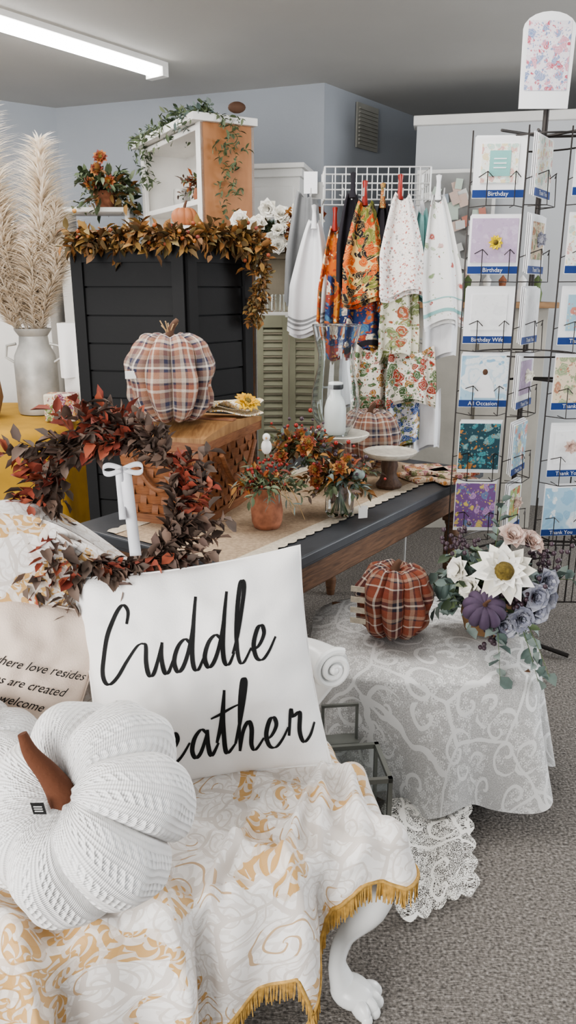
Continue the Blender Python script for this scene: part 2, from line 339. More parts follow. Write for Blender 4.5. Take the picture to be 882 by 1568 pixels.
def path(s):
    if s<.36: return V((0,.36-s,0)),V((1,0,0))
    if s<.40:
        a=(s-.36)/.04*pi/2; return V((0,0,0)),V((math.cos(a),-math.sin(a),0))
    return V((-(s-.40),0,0)),V((0,-1,0))
HL=[(0,.02),(.2,.05),(.36,.07),(.40,.08),(.44,.06),(.50,.075),(.56,.13),(.61,.24),(.635,.30),(.655,.20),(.70,.22),(.76,.31),(.85,.36),(1.0,.38),(2,.38)]
def hl(s):
    for (a,x),(b,y) in zip(HL,HL[1:]):
        if a<=s<=b: return x+(y-x)*(s-a)/(b-a)
    return .38
def skirt(s,t):
    p,n=path(s); z0=seatz(p.x,p.y); L=hl(s)+.035+(z0-.48)*.5; d=t*L; r=.028
    if d<r*pi/2: o_=r*math.sin(d/r); dz=r*(1-math.cos(d/r))
    else: o_=r; dz=r+d-r*pi/2
    tt=min(1,d/.18); rip=.052*(qf(s)/1.6)*tt+.012*noise.noise(V((s*9,t*3,2)))*tt
    q=p+n*(o_+max(-.022,rip)+.012*tt); q.z=z0-dz
    if s>.45: q.x+=.024*tt*math.sin(s*23)
    return q
SL=1.72
m.grid(lambda a,b:skirt(a*SL,b),420,36,broc,ST,lambda a,b:(1.34-(a*SL-.4),-(hl(a*SL)+.035)*b))
nf=760
for i in range(nf):
    s_=i/nf*1.3; p=ST@skirt(s_,1.0); l=.042*R.uniform(.8,1.1)
    o=V((R.uniform(-.004,.004),R.uniform(-.004,.004),0))
    m.tube([p+V((0,0,.006)),p+o*.5+V((0,0,-l*.5)),p+o+V((0,0,-l))],[.0018,.0022,.0012],fringe,4,cap=False)
m.tube([ST@(skirt(i/400*1.3,1.0)+V((0,0,.004))) for i in range(401)],.0045,fringe,5)
p=ST@skirt(.635,1.0)
for i in range(40):
    a=R.uniform(0,6.28); r=R.uniform(0,.014); m.tube([p,p+V((r*math.cos(a),r*math.sin(a),-.03)),p+V((r*1.2*math.cos(a),r*1.2*math.sin(a),-.07))],.002,fringe,4,cap=False)
m.obj(ang=80)
# ---------------------------------------------------------------- pillows
def basis(r,u):
    r=V(r).normalized(); u=V(u); u=(u-r*u.dot(r)).normalized(); n=r.cross(u); return Matrix((r,u,n)).transposed().to_4x4()
def pil_pt(u,v,W,H,Tk,side=1,off=0):
    x=W/2*u*(1-.06*(1-v*v)); y=H/2*v*(1-.06*(1-u*u))
    h=Tk*(max(0,1-abs(u)**2.4)*max(0,1-abs(v)**2.4))**.62
    wr=(.016*noise.noise(V((u*2.3,v*2.3,3+side)))+.008*noise.noise(V((u*6,v*6,8))))*(1-abs(u)**4)*(1-abs(v)**4)
    e_=(abs(u)**3)*(1-abs(u)**12)*.008*math.sin(v*16)+(abs(v)**3)*(1-abs(v)**12)*.008*math.sin(u*15+1)
    return V((x,y,side*(h+wr+e_+off)))
def pillow(m,W,H,Tk,mat,T):
    for s in(1,-1): m.grid(lambda a,b:pil_pt(2*a-1,2*b-1,W,H,Tk,s),64,64,mat,T)
    e=[pil_pt(-1+2*i/20,-1,W,H,Tk) for i in range(20)]+[pil_pt(1,-1+2*i/20,W,H,Tk) for i in range(20)]+[pil_pt(1-2*i/20,1,W,H,Tk) for i in range(20)]+[pil_pt(-1,1-2*i/20,W,H,Tk) for i in range(21)]
    m.tube(e,.0025,mat,5,T)
G={'C':(2.3,[[(1.75,1.7),(1.9,2.1),(1.65,2.3),(1.15,1.95),(.55,1.25),(.12,.45),(.12,0),(.4,-.12),(.9,.1),(1.5,.55),(2.1,.95),(2.4,1.05)]]),
'u':(1.5,[[(.1,1.05),(.3,.95),(.2,.45),(.25,.05),(.5,.05),(.85,.5),(1.15,1.0)],[(1.15,1.0),(1.02,.5),(1.08,.05),(1.3,.05),(1.6,.4)]]),
'd':(1.6,[[(1.1,.85),(.85,1.0),(.45,.8),(.15,.35),(.25,.02),(.55,.12),(.95,.6),(1.3,1.3),(1.65,2.3)],[(1.65,2.3),(1.4,1.5),(1.15,.6),(1.13,.08),(1.35,.0),(1.7,.35)]]),
'l':(1.0,[[(0,.3),(.4,.9),(.8,1.8),(.98,2.4),(.82,2.5),(.55,1.8),(.3,.8),(.28,.1),(.5,-.02),(1.0,.4)]]),
'e':(1.3,[[(0,.3),(.4,.42),(.75,.75),(.7,1.0),(.45,.95),(.15,.5),(.2,.08),(.5,-.02),(.9,.2),(1.35,.6)]]),
'W':(2.4,[[(0,2.0),(.2,2.3),(.3,1.6),(.3,.5),(.45,0),(.8,.5),(1.3,1.5)],[(1.3,1.5),(1.2,.6),(1.35,0),(1.8,.6),(2.0,1.0),(2.1,1.3)]]),
'a':(1.4,[[(1.0,.8),(.75,1.0),(.35,.75),(.1,.3),(.2,0),(.5,.15),(.85,.6),(1.05,.95)],[(1.05,.95),(.95,.4),(1.05,.02),(1.5,.4)]]),
't':(.95,[[(0,.4),(.4,1.1),(.8,2.2)],[(.8,2.2),(.5,1.1),(.38,.2),(.5,0),(.95,.3)],[(-.1,1.3),(.5,1.42),(1.5,1.65)]]),
'h':(1.5,[[(0,.3),(.5,1.2),(1.0,2.3),(.85,2.4),(.5,1.5),(.15,.0)],[(.15,0),(.5,.7),(.85,1.0),(.95,.75),(.8,.2),(.95,0),(1.5,.4)]]),
'r':(1.2,[[(0,.3),(.35,1.15),(.4,.92),(.8,1.0),(.6,.4),(.7,.02),(1.1,.2),(1.5,.6)]])}
def script(m,txt,x0,y0,sx,sy,W,H,Tk,T,wd=.17,slope=0):
    x=0
    for ch in txt:
        adv,sts=G[ch]
        for st in sts:
            P=crom3([(*q,0) for q in st],9); vs=[];fs=[]
            for i,p in enumerate(P):
                d=(P[min(i+1,len(P)-1)]-P[max(i-1,0)]); d=V((d.x,d.y*1.5,0)).normalized(); n=V((-d.y,d.x,0))
                down=abs(d.y); t=i/(len(P)-1); w=wd*(.35+.75*down)*(.45+.55*math.sin(pi*min(1,max(0,t*.9+.08))))
                for sgn in(-1,1):
                    q=p+V((n.x*w*sgn*.5*1.3,n.y*w*sgn*.5,0)); a=x0+(x+q.x)*sx; b=y0+q.y*sy+slope*(x+q.x)*sx
                    vs.append(pil_pt(a,b,W,H,Tk,1,.0015))
                if i: k=2*i; fs.append((k-2,k-1,k+1,k))
            m.add(vs,fs,ink,T)
        x+=adv
m=M('cuddle_weather_throw_pillow')
PT=Matrix.Translation((-.20,1.56,.705))@basis((.985,.10,.115),(-.17,.33,.92))
W,H,Tk=.535,.51,.085
pillow(m,W,H,Tk,cream,PT)
script(m,'Cuddle',-.86,.07,.168,.285,W,H,Tk,PT)
script(m,'Weather',-.78,-.75,.166,.27,W,H,Tk,PT)
m.obj(ang=80)
beige=simple('beige_linen','#d8c6b8',.95,bs=300,bump=.3,var=.05)
m=M('family_quote_throw_pillow'); P2=Matrix.Translation((-.67,1.50,.70))@basis((.93,.12,-.33),(.25,.35,.85))
pillow(m,.44,.44,.06,beige,P2)
for i,(tx,x,y) in enumerate([('Home is where love resides',.045,.065),('memories are created',.045,.025),('friends are welcome',.02,-.015)]):
    m2=M('x'); m2.text(tx,.028,ink,I4)
    vs=[]
    for v in m2.v:
        xx=v.x*.95+x+v.y*.45; yy=v.y+y; q=pil_pt(xx/.22,yy/.22,.44,.44,.06,1,.002); vs.append((xx,yy,q.z))
    m.add(vs,m2.f,ink,P2)
m.obj(ang=80)
# ---------------------------------------------------------------- knit pumpkins
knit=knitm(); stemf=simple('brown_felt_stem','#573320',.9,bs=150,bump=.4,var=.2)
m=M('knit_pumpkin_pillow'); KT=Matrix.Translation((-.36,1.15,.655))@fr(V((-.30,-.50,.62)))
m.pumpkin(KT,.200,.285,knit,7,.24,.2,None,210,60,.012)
d0=KT@V((0,0,.085))
pts=crom3([d0+V((.005,.01,-.02)),d0+V((0,0,.01)),d0+V((-.018,.0,.045)),d0+V((-.045,.005,.08)),d0+V((-.058,.01,.115))])
m.tube(pts,[.030-.022*i/16 for i in range(17)],stemf,14)
TG=Matrix.Translation(d0+V((-.025,-.04,.005)))@Matrix.Rotation(.3,4,'X')
m.box((0,0,0),(.022,.001,.030),ink,TG)
for k in range(3): m.box((0,-.001,.006-k*.006),(.014,.0006,.002),whitep,TG)
m.obj(ang=80)
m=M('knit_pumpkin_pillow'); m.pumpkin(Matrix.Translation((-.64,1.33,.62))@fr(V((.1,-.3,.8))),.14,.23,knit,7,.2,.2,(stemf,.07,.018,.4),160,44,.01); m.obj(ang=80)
# ---------------------------------------------------------------- display table
e=V((.587,.809,0)); nn=V((-.809,.587,0)); A=V((-.078,2.01,0))
TT=Matrix(((e.x,nn.x,0,A.x),(e.y,nn.y,0,A.y),(0,0,1,0),(0,0,0,1)))
LW,WW=1.66,.84
m=M('display_table'); m.box((LW/2,WW/2,.742),(LW,WW,.036),greyt,TT); m.box((LW/2,WW/2,.716),(LW-.03,WW-.03,.016),greyt,TT)
for y in(.06,WW-.06): m.box((LW/2,y,.655),(LW-.16,.025,.11),tablew,TT)
for x in(.09,LW-.09): m.box((x,WW/2,.655),(.025,WW-.14,.11),tablew,TT)
for x in(.11,LW-.11):
    for y in(.09,WW-.09):
        m.box((x,y,.62),(.075,.075,.18),tablew,TT)
        m.lathe([(.034,.53),(.037,.52),(.028,.50),(.034,.47),(.036,.42),(.03,.2),(.024,.1),(.03,.08),(.02,.0)],tablew,TT@Matrix.Translation((x,y,0)),16)
m.obj(.006)
m=M('burlap_table_runner')
def rn(a,b): return (.02+a*(LW-.12),.14+.50*b,.7635+.0012*math.sin(a*60+b*5))
m.grid(rn,60,16,burlap,TT)
for y0,s_ in((.14,-1),(.64,1)):
    n=90
    vs=[];fs=[]
    for i in range(n+1):
        x=.02+i/n*(LW-.12); vs+=[(x,y0-s_*.01,.765),(x,y0+s_*(.035+.012*abs(math.sin(i*pi/3))),.7645)]
        if i: k=2*i; fs.append((k-2,k-1,k+1,k))
    m.add(vs,fs,burlapl,TT)
m.obj()
# picnic basket
q=V((.34,.94,0)); ww=V((-.94,.34,0)); B0=V((-.28,2.43,0))
BT=Matrix(((ww.x,q.x,0,B0.x),(ww.y,q.y,0,B0.y),(0,0,1,.765),(0,0,0,1)))
wv=weavem('woven_splint','#74462e','#ab7248'); lidm=wood('basket_lid_wood','#86603c','#ab8458',(20,3,3)); band=wood('basket_band','#764a32','#9a6a48',(4,4,30))
m=M('picnic_basket'); bw,bl,bh=.33,.48,.30
def bx(ins): return [(ins,ins),(bw-ins,ins),(bw-ins,bl-ins),(ins,bl-ins)]
lo=bx(.03);hi=bx(0)
for i in range(4):
    a,b=lo[i],lo[(i+1)%4]; c,d=hi[i],hi[(i+1)%4]; L=math.dist(a,b)
    def g(s_,t): return ((a[0]*(1-s_)+b[0]*s_)*(1-t)+(c[0]*(1-s_)+d[0]*s_)*t,(a[1]*(1-s_)+b[1]*s_)*(1-t)+(c[1]*(1-s_)+d[1]*s_)*t,t*bh)
    nvt=int(L/.034); nor=V((b[1]-a[1],-(b[0]-a[0]),0)).normalized()
    m.grid(lambda s_,t:V(g(s_,t))-nor*.004,2,2,band,BT)
    for j in range(9):
        t0,t1=(j+.06)/9,(j+.94)/9
        def h(s_,t,j=j,t0=t0,t1=t1): return V(g(s_,t0+(t1-t0)*t))+nor*(.0055*math.sin(s_*nvt*pi+j*pi))
        m.grid(h,nvt*4,1,wv,BT)
    for k in range(nvt):
        s0,s1=(k+.2)/nvt,(k+.8)/nvt
        def h(s_,t,k=k,s0=s0,s1=s1): return V(g(s0+(s1-s0)*s_,t))-nor*(.005*math.sin((k+.5)*pi+ t*9*pi))
        m.grid(h,1,40,wv,BT)
for z in(.285,.012):
    f=.0 if z>.1 else .03; P=bx(f-.006)+[bx(f-.006)[0]]
    for i in range(4):
        a,b=V((*P[i],z)),V((*P[i+1],z)); c=(a+b)/2; d=b-a; m.box((0,0,0),(d.length+.01,.010,.034),band,BT@Matrix.Translation(c)@Matrix.Rotation(math.atan2(d.y,d.x),4,'Z'))
m.grid(lambda a,b:(-.012+(bw+.024)*a,-.012+(bl+.024)*b,.315+.022*math.sin(pi*b)),6,24,lidm,BT); m.grid(lambda a,b:(-.012+(bw+.024)*a,-.012+(bl+.024)*b,.300),1,1,lidm,BT)
for a0 in(-.012,bw+.012):
    m.grid(lambda a,b:(a0,-.012+(bl+.024)*b,.300+a*(.015+.022*math.sin(pi*b))),1,24,lidm,BT)
for b0 in(-.012,bl+.012): m.grid(lambda a,b:(-.012+(bw+.024)*a,b0,.300+.015*b),1,1,lidm,BT)
m.box((bw/2,bl/2,.341),(bw+.02,.03,.006),band,BT)
m.tube([BT@V((-.02,.1+.3*i/16,.24-.13*math.sin(pi*i/16))) for i in range(17)],.009,band,8)
m.tube([BT@V((.06+.2*i/16,-.02,.24-.11*math.sin(pi*i/16))) for i in range(17)],.009,band,8)
m.obj()
twine=simple('raffia','#b0926a',.8)
def rafstem(m,T,z):
    for i in range(7):
        a=i*.9; m.tube([T@V((0,0,z)),T@V((.012*math.cos(a),.012*math.sin(a),z+.03)),T@V((.03*math.cos(a),.03*math.sin(a),z+.045+R.uniform(0,.02)))],.0022,twine,5)
m=M('plaid_fabric_pumpkin'); T0=Matrix.Translation((-.40,2.60,1.262)); m.pumpkin(T0,.153,.325,plaid2,9,.17,.11,(stemm,.06,.014,.5),180,48,.022); rafstem(m,T0,.125)
m.box((-.135,-.10,.02),(.035,.002,.025),whitep,T0@Matrix.Rotation(.2,4,'Z')); m.obj(ang=80)
m=M('plaid_fabric_pumpkin'); m.pumpkin(place((.335,2.20,.612)),.122,.255,plaidm,9,.19,.12,(stemm,.03,.014,.5),180,48,.018)
for k in range(4): m.box((-.095,-.080,.05-.035*k),(.05,.003,.018),burlapl,place((.335,2.20,.612),rz=-.35))
m.obj(ang=80)
m=M('plaid_fabric_pumpkin'); m.pumpkin(place((.36,3.30,.915)),.14,.28,plaid2,9,.17,.13,(stemm,.05,.014,.5),120,32,.01); m.obj(ang=80)
m=M('folded_sunflower_napkin'); pr=printed('sunflower_print','#efe6d5',['#d9a326','#e0b33a','#7a4a1c','#6f7f3a'],30,.5)
m.grid(lambda a,b:(-.10+.2*a,-.07+.14*b,.03+.02*math.sin(a*7+b*3)*(1-b)),20,12,pr,place((-.21,2.77,1.117),rz=.5)); m.grid(lambda a,b:(-.10+.2*a,-.08+.16*b,.015+.012*math.sin(a*5+1)),16,8,pr,place((-.21,2.77,1.107),rz=.35))
m.flower((-.15,2.74,1.15),(.3,-.6,.8),.05,12,2,island('yellow_petals',['#d9a326','#e3b63c']),sunc,.3); m.obj(ang=80,solid=.004)
# wreath hooked on the settee back
m=M('autumn_leaf_wreath'); WT=Matrix.Translation((-.395,1.69,1.075))@basis((.97,.2,0),(-.05,.22,1))
for k in range(5):
    m.tube([WT@V(((.150+.010*math.sin(i*3+k))*math.cos(i/48*2*pi),(.150+.010*math.cos(i*2.6+k*2))*math.sin(i/48*2*pi),.010*math.sin(i*1.7+k))) for i in range(49)],.0035,stemm,5)
W3=WT.to_3x3()
for i in range(145):
    a=R.uniform(0,2*pi); c=V((math.cos(a)*.146,math.sin(a)*.152,R.uniform(0,.02))); tg=V((-math.sin(a),math.cos(a),0)); rd=V((math.cos(a),math.sin(a),0))
    d=tg*.8+rd*R.uniform(-.5,1.0)+V((0,0,R.uniform(-.05,.4))); isr=noise.noise(V((a*2.2,3,1)))+R.uniform(-.3,.3)>.14
    m.spray(WT@c,W3@d,R.uniform(.07,.13),9,R.uniform(.036,.048),R.uniform(.024,.031),rust if isr else brownl,stemm,.12,.0013)
for i in range(14):
    a=R.uniform(pi*.6,pi*1.35); c=V((math.cos(a)*.16,math.sin(a)*.16,.01)); d=V((math.cos(a),math.sin(a),.3))
    m.spray(WT@c,W3@d,R.uniform(.08,.13),9,.045,.027,rust if i%2 else brownl,stemm,.15,.0013)
m.obj(ang=80)
m=M('ribbon_bow'); rib=simple('white_satin_ribbon','#d2d2d6',.5,bump=.05)
for (x0,y0,x1,y1,w) in[(.020,.075,.032,-.125,.013),(.005,.075,.008,-.04,.008)]:
    m.grid(lambda a,b:(x0+(x1-x0)*b+w*(a-.5)*2,y0+(y1-y0)*b,.034+.006*math.sin(b*8)),2,20,rib,WT)
for sx in(-1,1): m.grid(lambda a,b:(.015+sx*.045*math.sin(pi*b),.075+.010*math.sin(2*pi*b)+.006*(a-.5)*2,.04),2,20,rib,WT)
m.obj(solid=.001)
terra=simple('weathered_terracotta','#9c6850',.9,var=.35,vs=30,bs=60,bump=.4)
m=M('potted_berry_arrangement'); T1=Matrix.Translation((-.072,2.47,.766)); m.lathe([(.001,0),(.044,0),(.052,.02),(.055,.06),(.05,.09),(.045,.12),(.052,.135),(.054,.145),(.047,.145),(.043,.12)],terra,T1,28)
c0=V((-.072,2.47,.91))
for i in range(48):
    a=R.uniform(0,6.28); d=V((math.cos(a),math.sin(a),R.uniform(-.2,1.3))); m.spray(c0,d,R.uniform(.08,.15),11,.034,.006 if i%2 else .015,[green,green,orangel,euc][i%4],greenst,.25,.0012)
for i in range(60):
    a=R.uniform(0,6.28); r=R.uniform(.02,.08); m.ball(c0+V((r*math.cos(a),r*math.sin(a),R.uniform(.0,.09))),.0055,redb,6)
for i in range(20):
    a=R.uniform(0,6.28); m.tube([c0,c0+V((.07*math.cos(a),.07*math.sin(a),.03)),c0+V((.13*math.cos(a),.10*math.sin(a),R.uniform(-.12,.1)))],.0011,twine,4)
m.ball(c0+V((0,0,.135)),(.018,.018,.026),whitep,8); m.ball(c0+V((0,-.004,.168)),(.013,.013,.014),whitep,8); m.tube([c0+V((0,-.015,.168)),c0+V((0,-.028,.165))],[.004,.0005],orangel,5)
m.obj(ang=70)
m=M('autumn_bouquet_in_jar'); J=V((.185,2.60,.766)); m.lathe([(.001,.004),(.045,.004),(.052,.02),(.052,.09),(.04,.115),(.042,.13),(.039,.13),(.037,.115),(.048,.09),(.048,.022),(.001,.01)],glass,Matrix.Translation(J),28)
for i in range(24):
    a=R.uniform(0,6.28); m.tube([J+V((.03*math.cos(a),.03*math.sin(a),.015)),J+V((-.02*math.cos(a),-.02*math.sin(a),.14))],.002,greenst,5)
for ctr,nn_,rr in((J+V((0,-.02,.15)),68,.16),(J+V((-.14,.03,.24)),56,.14)):
    for i in range(nn_):
        a=R.uniform(0,6.28); d=V((math.cos(a)*1.2,math.sin(a),R.uniform(-.45,1.1))); m.spray(ctr,d,R.uniform(.5,1)*rr,9,.036,.017,[orangel,autumn,green,brownl,euc,autumn][i%6],greenst,.2,.0012)
    for i in range(5):
        a=R.uniform(0,6.28); p=ctr+V((.09*math.cos(a),-.05+.05*math.sin(a),R.uniform(-.02,.09))); m.flower(p,(math.cos(a)*.5,-.8,.6),.03,9,2,orangel,sunc,.3)
    for i in range(40):
        p=ctr+V((R.gauss(0,.06),R.gauss(-.02,.05),R.gauss(.04,.04))); m.ball(p,R.choice([.005,.006,.008]),redb if i%2 else purpleb,6)
m.ball(J+V((.06,-.07,.17)),(.022,.022,.02),euc,10)
m.box((.06,-.075,.03),(.034,.002,.045),whitep,Matrix.Translation(J)@Matrix.Rotation(.3,4,'Z')); m.tube([J+V((.04,-.05,.11)),J+V((.07,-.07,.05))],.0008,twine,4)
m.obj(ang=70)
stone=simple('carved_whitewash','#d6d0c4',.7,bump=.7,bs=90,var=.15,vs=40); pedw=wood('turned_pedestal','#4d3a2f','#73594a',(20,20,4))
m=M('pedestal_cake_stand'); C=Matrix.Translation((.417,3.02,.766)); m.lathe([(.001,0),(.052,0),(.055,.01),(.04,.03),(.03,.06),(.036,.09),(.03,.12),(.001,.128)],pedw,C); m.lathe([(.001,.125),(.09,.127),(.105,.140),(.108,.150),(.10,.152),(.09,.143),(.001,.141)],stone,C,60,lambda a,t:1+.03*abs(math.sin(a*15))*(t>.3)*(t<.9)); m.obj()
m=M('pedestal_cake_stand'); C=Matrix.Translation((.20,2.93,.766)); m.lathe([(.001,0),(.052,0),(.055,.01),(.04,.03),(.025,.08),(.034,.13),(.025,.18),(.03,.215),(.001,.218)],pedw,C); m.lathe([(.001,.215),(.10,.217),(.115,.232),(.118,.24),(.11,.242),(.095,.233),(.001,.231)],stone,C,60,lambda a,t:1+.03*abs(math.sin(a*15))*(t>.3)*(t<.9)); m.obj()
m=M('hurricane_glass_shade'); HG=Matrix.Translation((.185,2.94,.999))
m.lathe([(.05,.0),(.060,.02),(.086,.07),(.095,.12),(.090,.18),(.071,.26),(.069,.31),(.086,.38),(.093,.42),(.091,.42),(.067,.31),(.069,.26),(.088,.18),(.093,.12),(.084,.07),(.057,.02),(.047,.0)],glassb,HG,48)
for z,r in((.42,.092),(.003,.05)): m.tube([HG@V((r*math.cos(i/32*2*pi),r*math.sin(i/32*2*pi),z)) for i in range(33)],.0026,glassb,6)
m.obj()
m=M('milk_bottle_candle'); m.lathe([(.001,0),(.038,0),(.043,.01),(.043,.10),(.036,.13),(.021,.155),(.020,.175),(.028,.18),(.028,.20),(.018,.203),(.001,.203)],simple('milk_glass','#faf8f2',.3,bump=0,var=.02),Matrix.Translation((.185,2.94,1.002)),28)
m.lathe([(.0288,.176),(.0300,.18),(.0300,.191),(.0288,.194)],metalb,Matrix.Translation((.185,2.94,1.002)),24); m.obj()
m=M('stack_of_floral_napkins'); fl=printed('fall_floral_wrap','#d6bfa8',['#9c4632','#b07a44','#704234','#a9707a','#6f7550'],32,.6,'Object')
for i,(x,y,z,r) in enumerate([(.58,3.16,.776,.5),(.60,3.20,.795,.15),(.70,3.12,.776,.35),(.71,3.15,.795,.6)]): m.box((0,0,0),(.17,.15,.018),fl,place((x,y,z+.0005),rz=r))
m.obj(.004)
# ---------------------------------------------------------------- lace covered side table
lacem=lacemat('lace_over_linen','#b3b1af','#f0efed'); lacea=lacemat('lace_openwork','#e9e6e0','#f0ede6',True,1.2)
m=M('lace_draped_side_table'); LC=V((.44,2.27))
def se(a,ra,rb,p=3.2):
    c,s_=math.cos(a),math.sin(a); k=(abs(c)**p+abs(s_)**p)**(-1/p); return V((ra*c*k,rb*s_*k))
def cloth(a,t):
    th=2*pi*a; top=.345,.31
    if t<.4: 
        k=t/.4; q=se(th,*top)*k; return (LC.x+q.x,LC.y+q.y,.478+.004*noise.noise(V((q.x*9,q.y*9,0)))-.022*k**8)
    k=(t-.4)/.6; fold=.5+.5*math.sin(th*11+2*math.sin(th*2)); fold=fold**1.3; fx=math.exp(-((th-5.2)/.35)**2)
    q=se(th,top[0]+.012+k*(.008+.075*fold),top[1]+.012+k*(.012+.095*fold+.04*fx)); zb=.05+.05*math.sin(th*4+1)**2
    return (LC.x+q.x,LC.y+q.y,.456-(.456-zb)*k**.95)
def cluv(a,t):
    th=2*pi*a; q=se(th,.345,.31)*min(1,t/.4)
    if t>.4: q=q*(1+(t-.4)/.6*1.15)
    return (q.x+.5,q.y+.5)
m.grid(cloth,300,70,lacem,None,cluv)
for sx in(-1,1):
    for sy in(-1,1): m.box((LC.x+sx*.26,LC.y+sy*.24,.23),(.04,.04,.46),tablew)
m.obj(ang=80)
m=M('lace_runner_corner')
Q0=[V((.29,1.90,.08)),V((.53,1.90,.08)),V((.50,1.64,.012)),V((.29,1.53,.012))]
def trail(a,b):
    sc=.016*abs(math.sin(b*pi*5)); sb=.016*abs(math.sin(a*pi*5))
    p=Q0[0].lerp(Q0[1],a).lerp(Q0[3].lerp(Q0[2],a),b)
    p=p+V(((a-.5)*2*sc*(abs(a-.5)>.4),-sb*max(0,b-.8)*5,0))
    p.z+=.012*(1+math.sin(a*9+b*2))*(1-.4*b); return p
m.grid(trail,50,72,lacea,None,lambda a,b:(a*.24,b*.36)); m.obj(ang=80)
m=M('glass_candle_lantern'); LT=place((.185,1.80,0),rz=.12); gm=simple('pewter_frame','#8b8d88',.35,.7)
w=.08
for sx in(-1,1):
    for sy in(-1,1): m.box((sx*w,sy*w,.15),(.012,.012,.28),gm,LT)
for z in(.012,.29):
    for s_ in(-1,1): m.box((0,s_*w,z),(2*w+.012,.012,.014),gm,LT); m.box((s_*w,0,z),(.012,2*w+.012,.014),gm,LT)
m.box((0,0,.008),(.16,.16,.008),gm,LT)
for s_ in(-1,1): m.box((0,s_*w,.15),(2*w-.01,.002,.27),glass,LT); m.box((s_*w,0,.15),(.002,2*w-.01,.27),glass,LT)
for s_ in(-1,1):
    m.box((s_*.05-.02,w+.045,.34),(.008,.008,.12),gm,LT)
m.box((-.02,w+.045,.40),(.108,.008,.008),gm,LT); m.box((-.02,w+.045,.285),(.108,.05,.008),gm,LT)
m.obj()
m=M('sunflower_eucalyptus_arrangement'); c0=V((.65,2.24,.635)); wick=simple('wicker','#8a6a4a',.8,bump=.8,bs=120)
m.lathe([(.001,0),(.07,0),(.085,.05),(.08,.13),(.06,.13),(.001,.12)],wick,Matrix.Translation((.65,2.26,.484)),28)
for i in range(58):
    a=R.uniform(0,6.28); d=V((math.cos(a)*1.1,math.sin(a)*.8-.15,R.uniform(-.5,1.0))); m.spray(c0,d,R.uniform(.11,.20),9,.045,.034,euc if i%3 else green,greenst,.25,.0015)
for dx,dz in((.13,-.2),(.10,-.26),(-.04,-.2)): m.spray(c0+V((dx*.4,-.12,-.02)),(dx,-.35,dz),.19,11,.048,.038,euc,greenst,.3,.0015)
m.spray(c0+V((.10,0,.02)),(1,.1,.1),.17,9,.048,.038,euc,greenst,.1); m.spray(c0+V((.0,0,.1)),(.1,.1,1),.19,9,.05,.036,euc,greenst,0)
m.flower(c0+V((-.005,-.13,.10)),(-.1,-.8,.55),.098,13,2,whitepet,sunc,.32,1.0,.1)
for p in((.03,-.06,.19),(.10,-.03,.16)): m.flower(c0+V(p),(p[0]*4,-.6,.7),.048,8,3,pinkpet,None,.2,1.4,.4)
for p in((.10,-.13,-.02),(.05,-.15,-.04),(.13,-.1,.06),(.0,-.15,-.06),(.14,-.08,.0),(.09,-.14,.03)): m.flower(c0+V(p),(p[0]*3,-.9,.2),.05,7,3,lav,None,.2,1.4,.4)
for p in((-.09,-.10,.04),(-.12,-.05,.08)): m.flower(c0+V(p),(-.8,-.6,.3),.045,8,2,whitepet,None,.2,1.2,.3)
plum=simple('plum_velvet','#4f4054',.8,var=.2,vs=20)
m.pumpkin(Matrix.Translation(c0+V((-.065,-.17,.0)))@fr(V((-.1,-.6,.75))),.066,.075,plum,10,.2,.15,(stemm,.03,.006,.4),80,20)
m.pumpkin(Matrix.Translation(c0+V((-.13,.0,-.01))),.05,.08,euc,10,.2,.15,(stemm,.03,.006,.4),80,20)
for i in range(170):
    k=i%5; ctr=[(.06,-.13,.05),(-.12,-.02,.16),(.15,-.05,.12),(-.02,-.14,-.08),(.03,-.12,.02)][k]; m.ball(c0+V(ctr)+V((R.gauss(0,.026),R.gauss(0,.02),R.gauss(0,.026))),.0075,purpleb,6)
m.obj(ang=70)
# ---------------------------------------------------------------- black shutter screen
m=M('black_shutter_screen')
def panel(a,b):
    a=V((*a,0));b=V((*b,0));d=b-a;L=d.length;P=Matrix.Translation(a)@Matrix.Rotation(math.atan2(d.y,d.x),4,'Z')
    for x in(.025,L-.025): m.box((x,0,.86),(.05,.03,1.72),blackwood,P)
    for z in(.05,.9,1.69): m.box((L/2,0,z),(L-.1,.028,.07),blackwood,P)
    for i in range(14):
        z=.12+i*.115
        m.box((0,0,0),(L-.1,.010,.108),blackwood,P@Matrix.Translation((L/2,.004,z))@Matrix.Rotation(-.03,4,'X'))
    m.box((L/2,.016,.86),(L-.06,.004,1.6),blackwood,P)
panel((-.90,3.30),(-.42,3.20)); panel((-.415,3.20),(-.17,3.5)); m.obj()
m=M('autumn_leaf_garland')
gp=[V((-.87,3.27,1.745)),V((-.75,3.24,1.76)),V((-.58,3.22,1.755)),V((-.42,3.18,1.76)),V((-.3,3.3,1.77)),V((-.19,3.42,1.78)),V((-.13,3.42,1.7)),V((-.11,3.42,1.6)),V((-.13,3.42,1.5)),V((-.15,3.43,1.42))]
for i in range(280):
    t=R.uniform(0,8.9) if R.random()<.75 else R.uniform(0,6); k=int(t); p=gp[k].lerp(gp[k+1],t-k); th=.6 if t>6 else 1
    m.spray(p,(R.gauss(0,1),R.gauss(-.4,.8),R.gauss(-.05,.6)),R.uniform(.04,.09)*th,5,.054*th,.028*th,autumn,stemm,.3,.0015)
for i in range(30):
    t=R.uniform(0,6);k=int(t);p=gp[k].lerp(gp[k+1],t-k); m.ball(p+V((R.gauss(0,.03),-.05,R.gauss(0,.03))),.009,orangel,6)
m.tube(gp,.006,stemm,5); m.obj(ang=70)
m=M('orange_mini_pumpkin'); m.pumpkin(place((-.50,3.9,1.885)),.065,.09,simple('orange_gourd','#b0704a',.6),9,.15,.15,(stemm,.04,.008,.3),80,20)
m.lathe([(.001,0),(.09,0),(.09,.03),(.001,.03)],whitep,place((-.5,3.9,1.81))); 
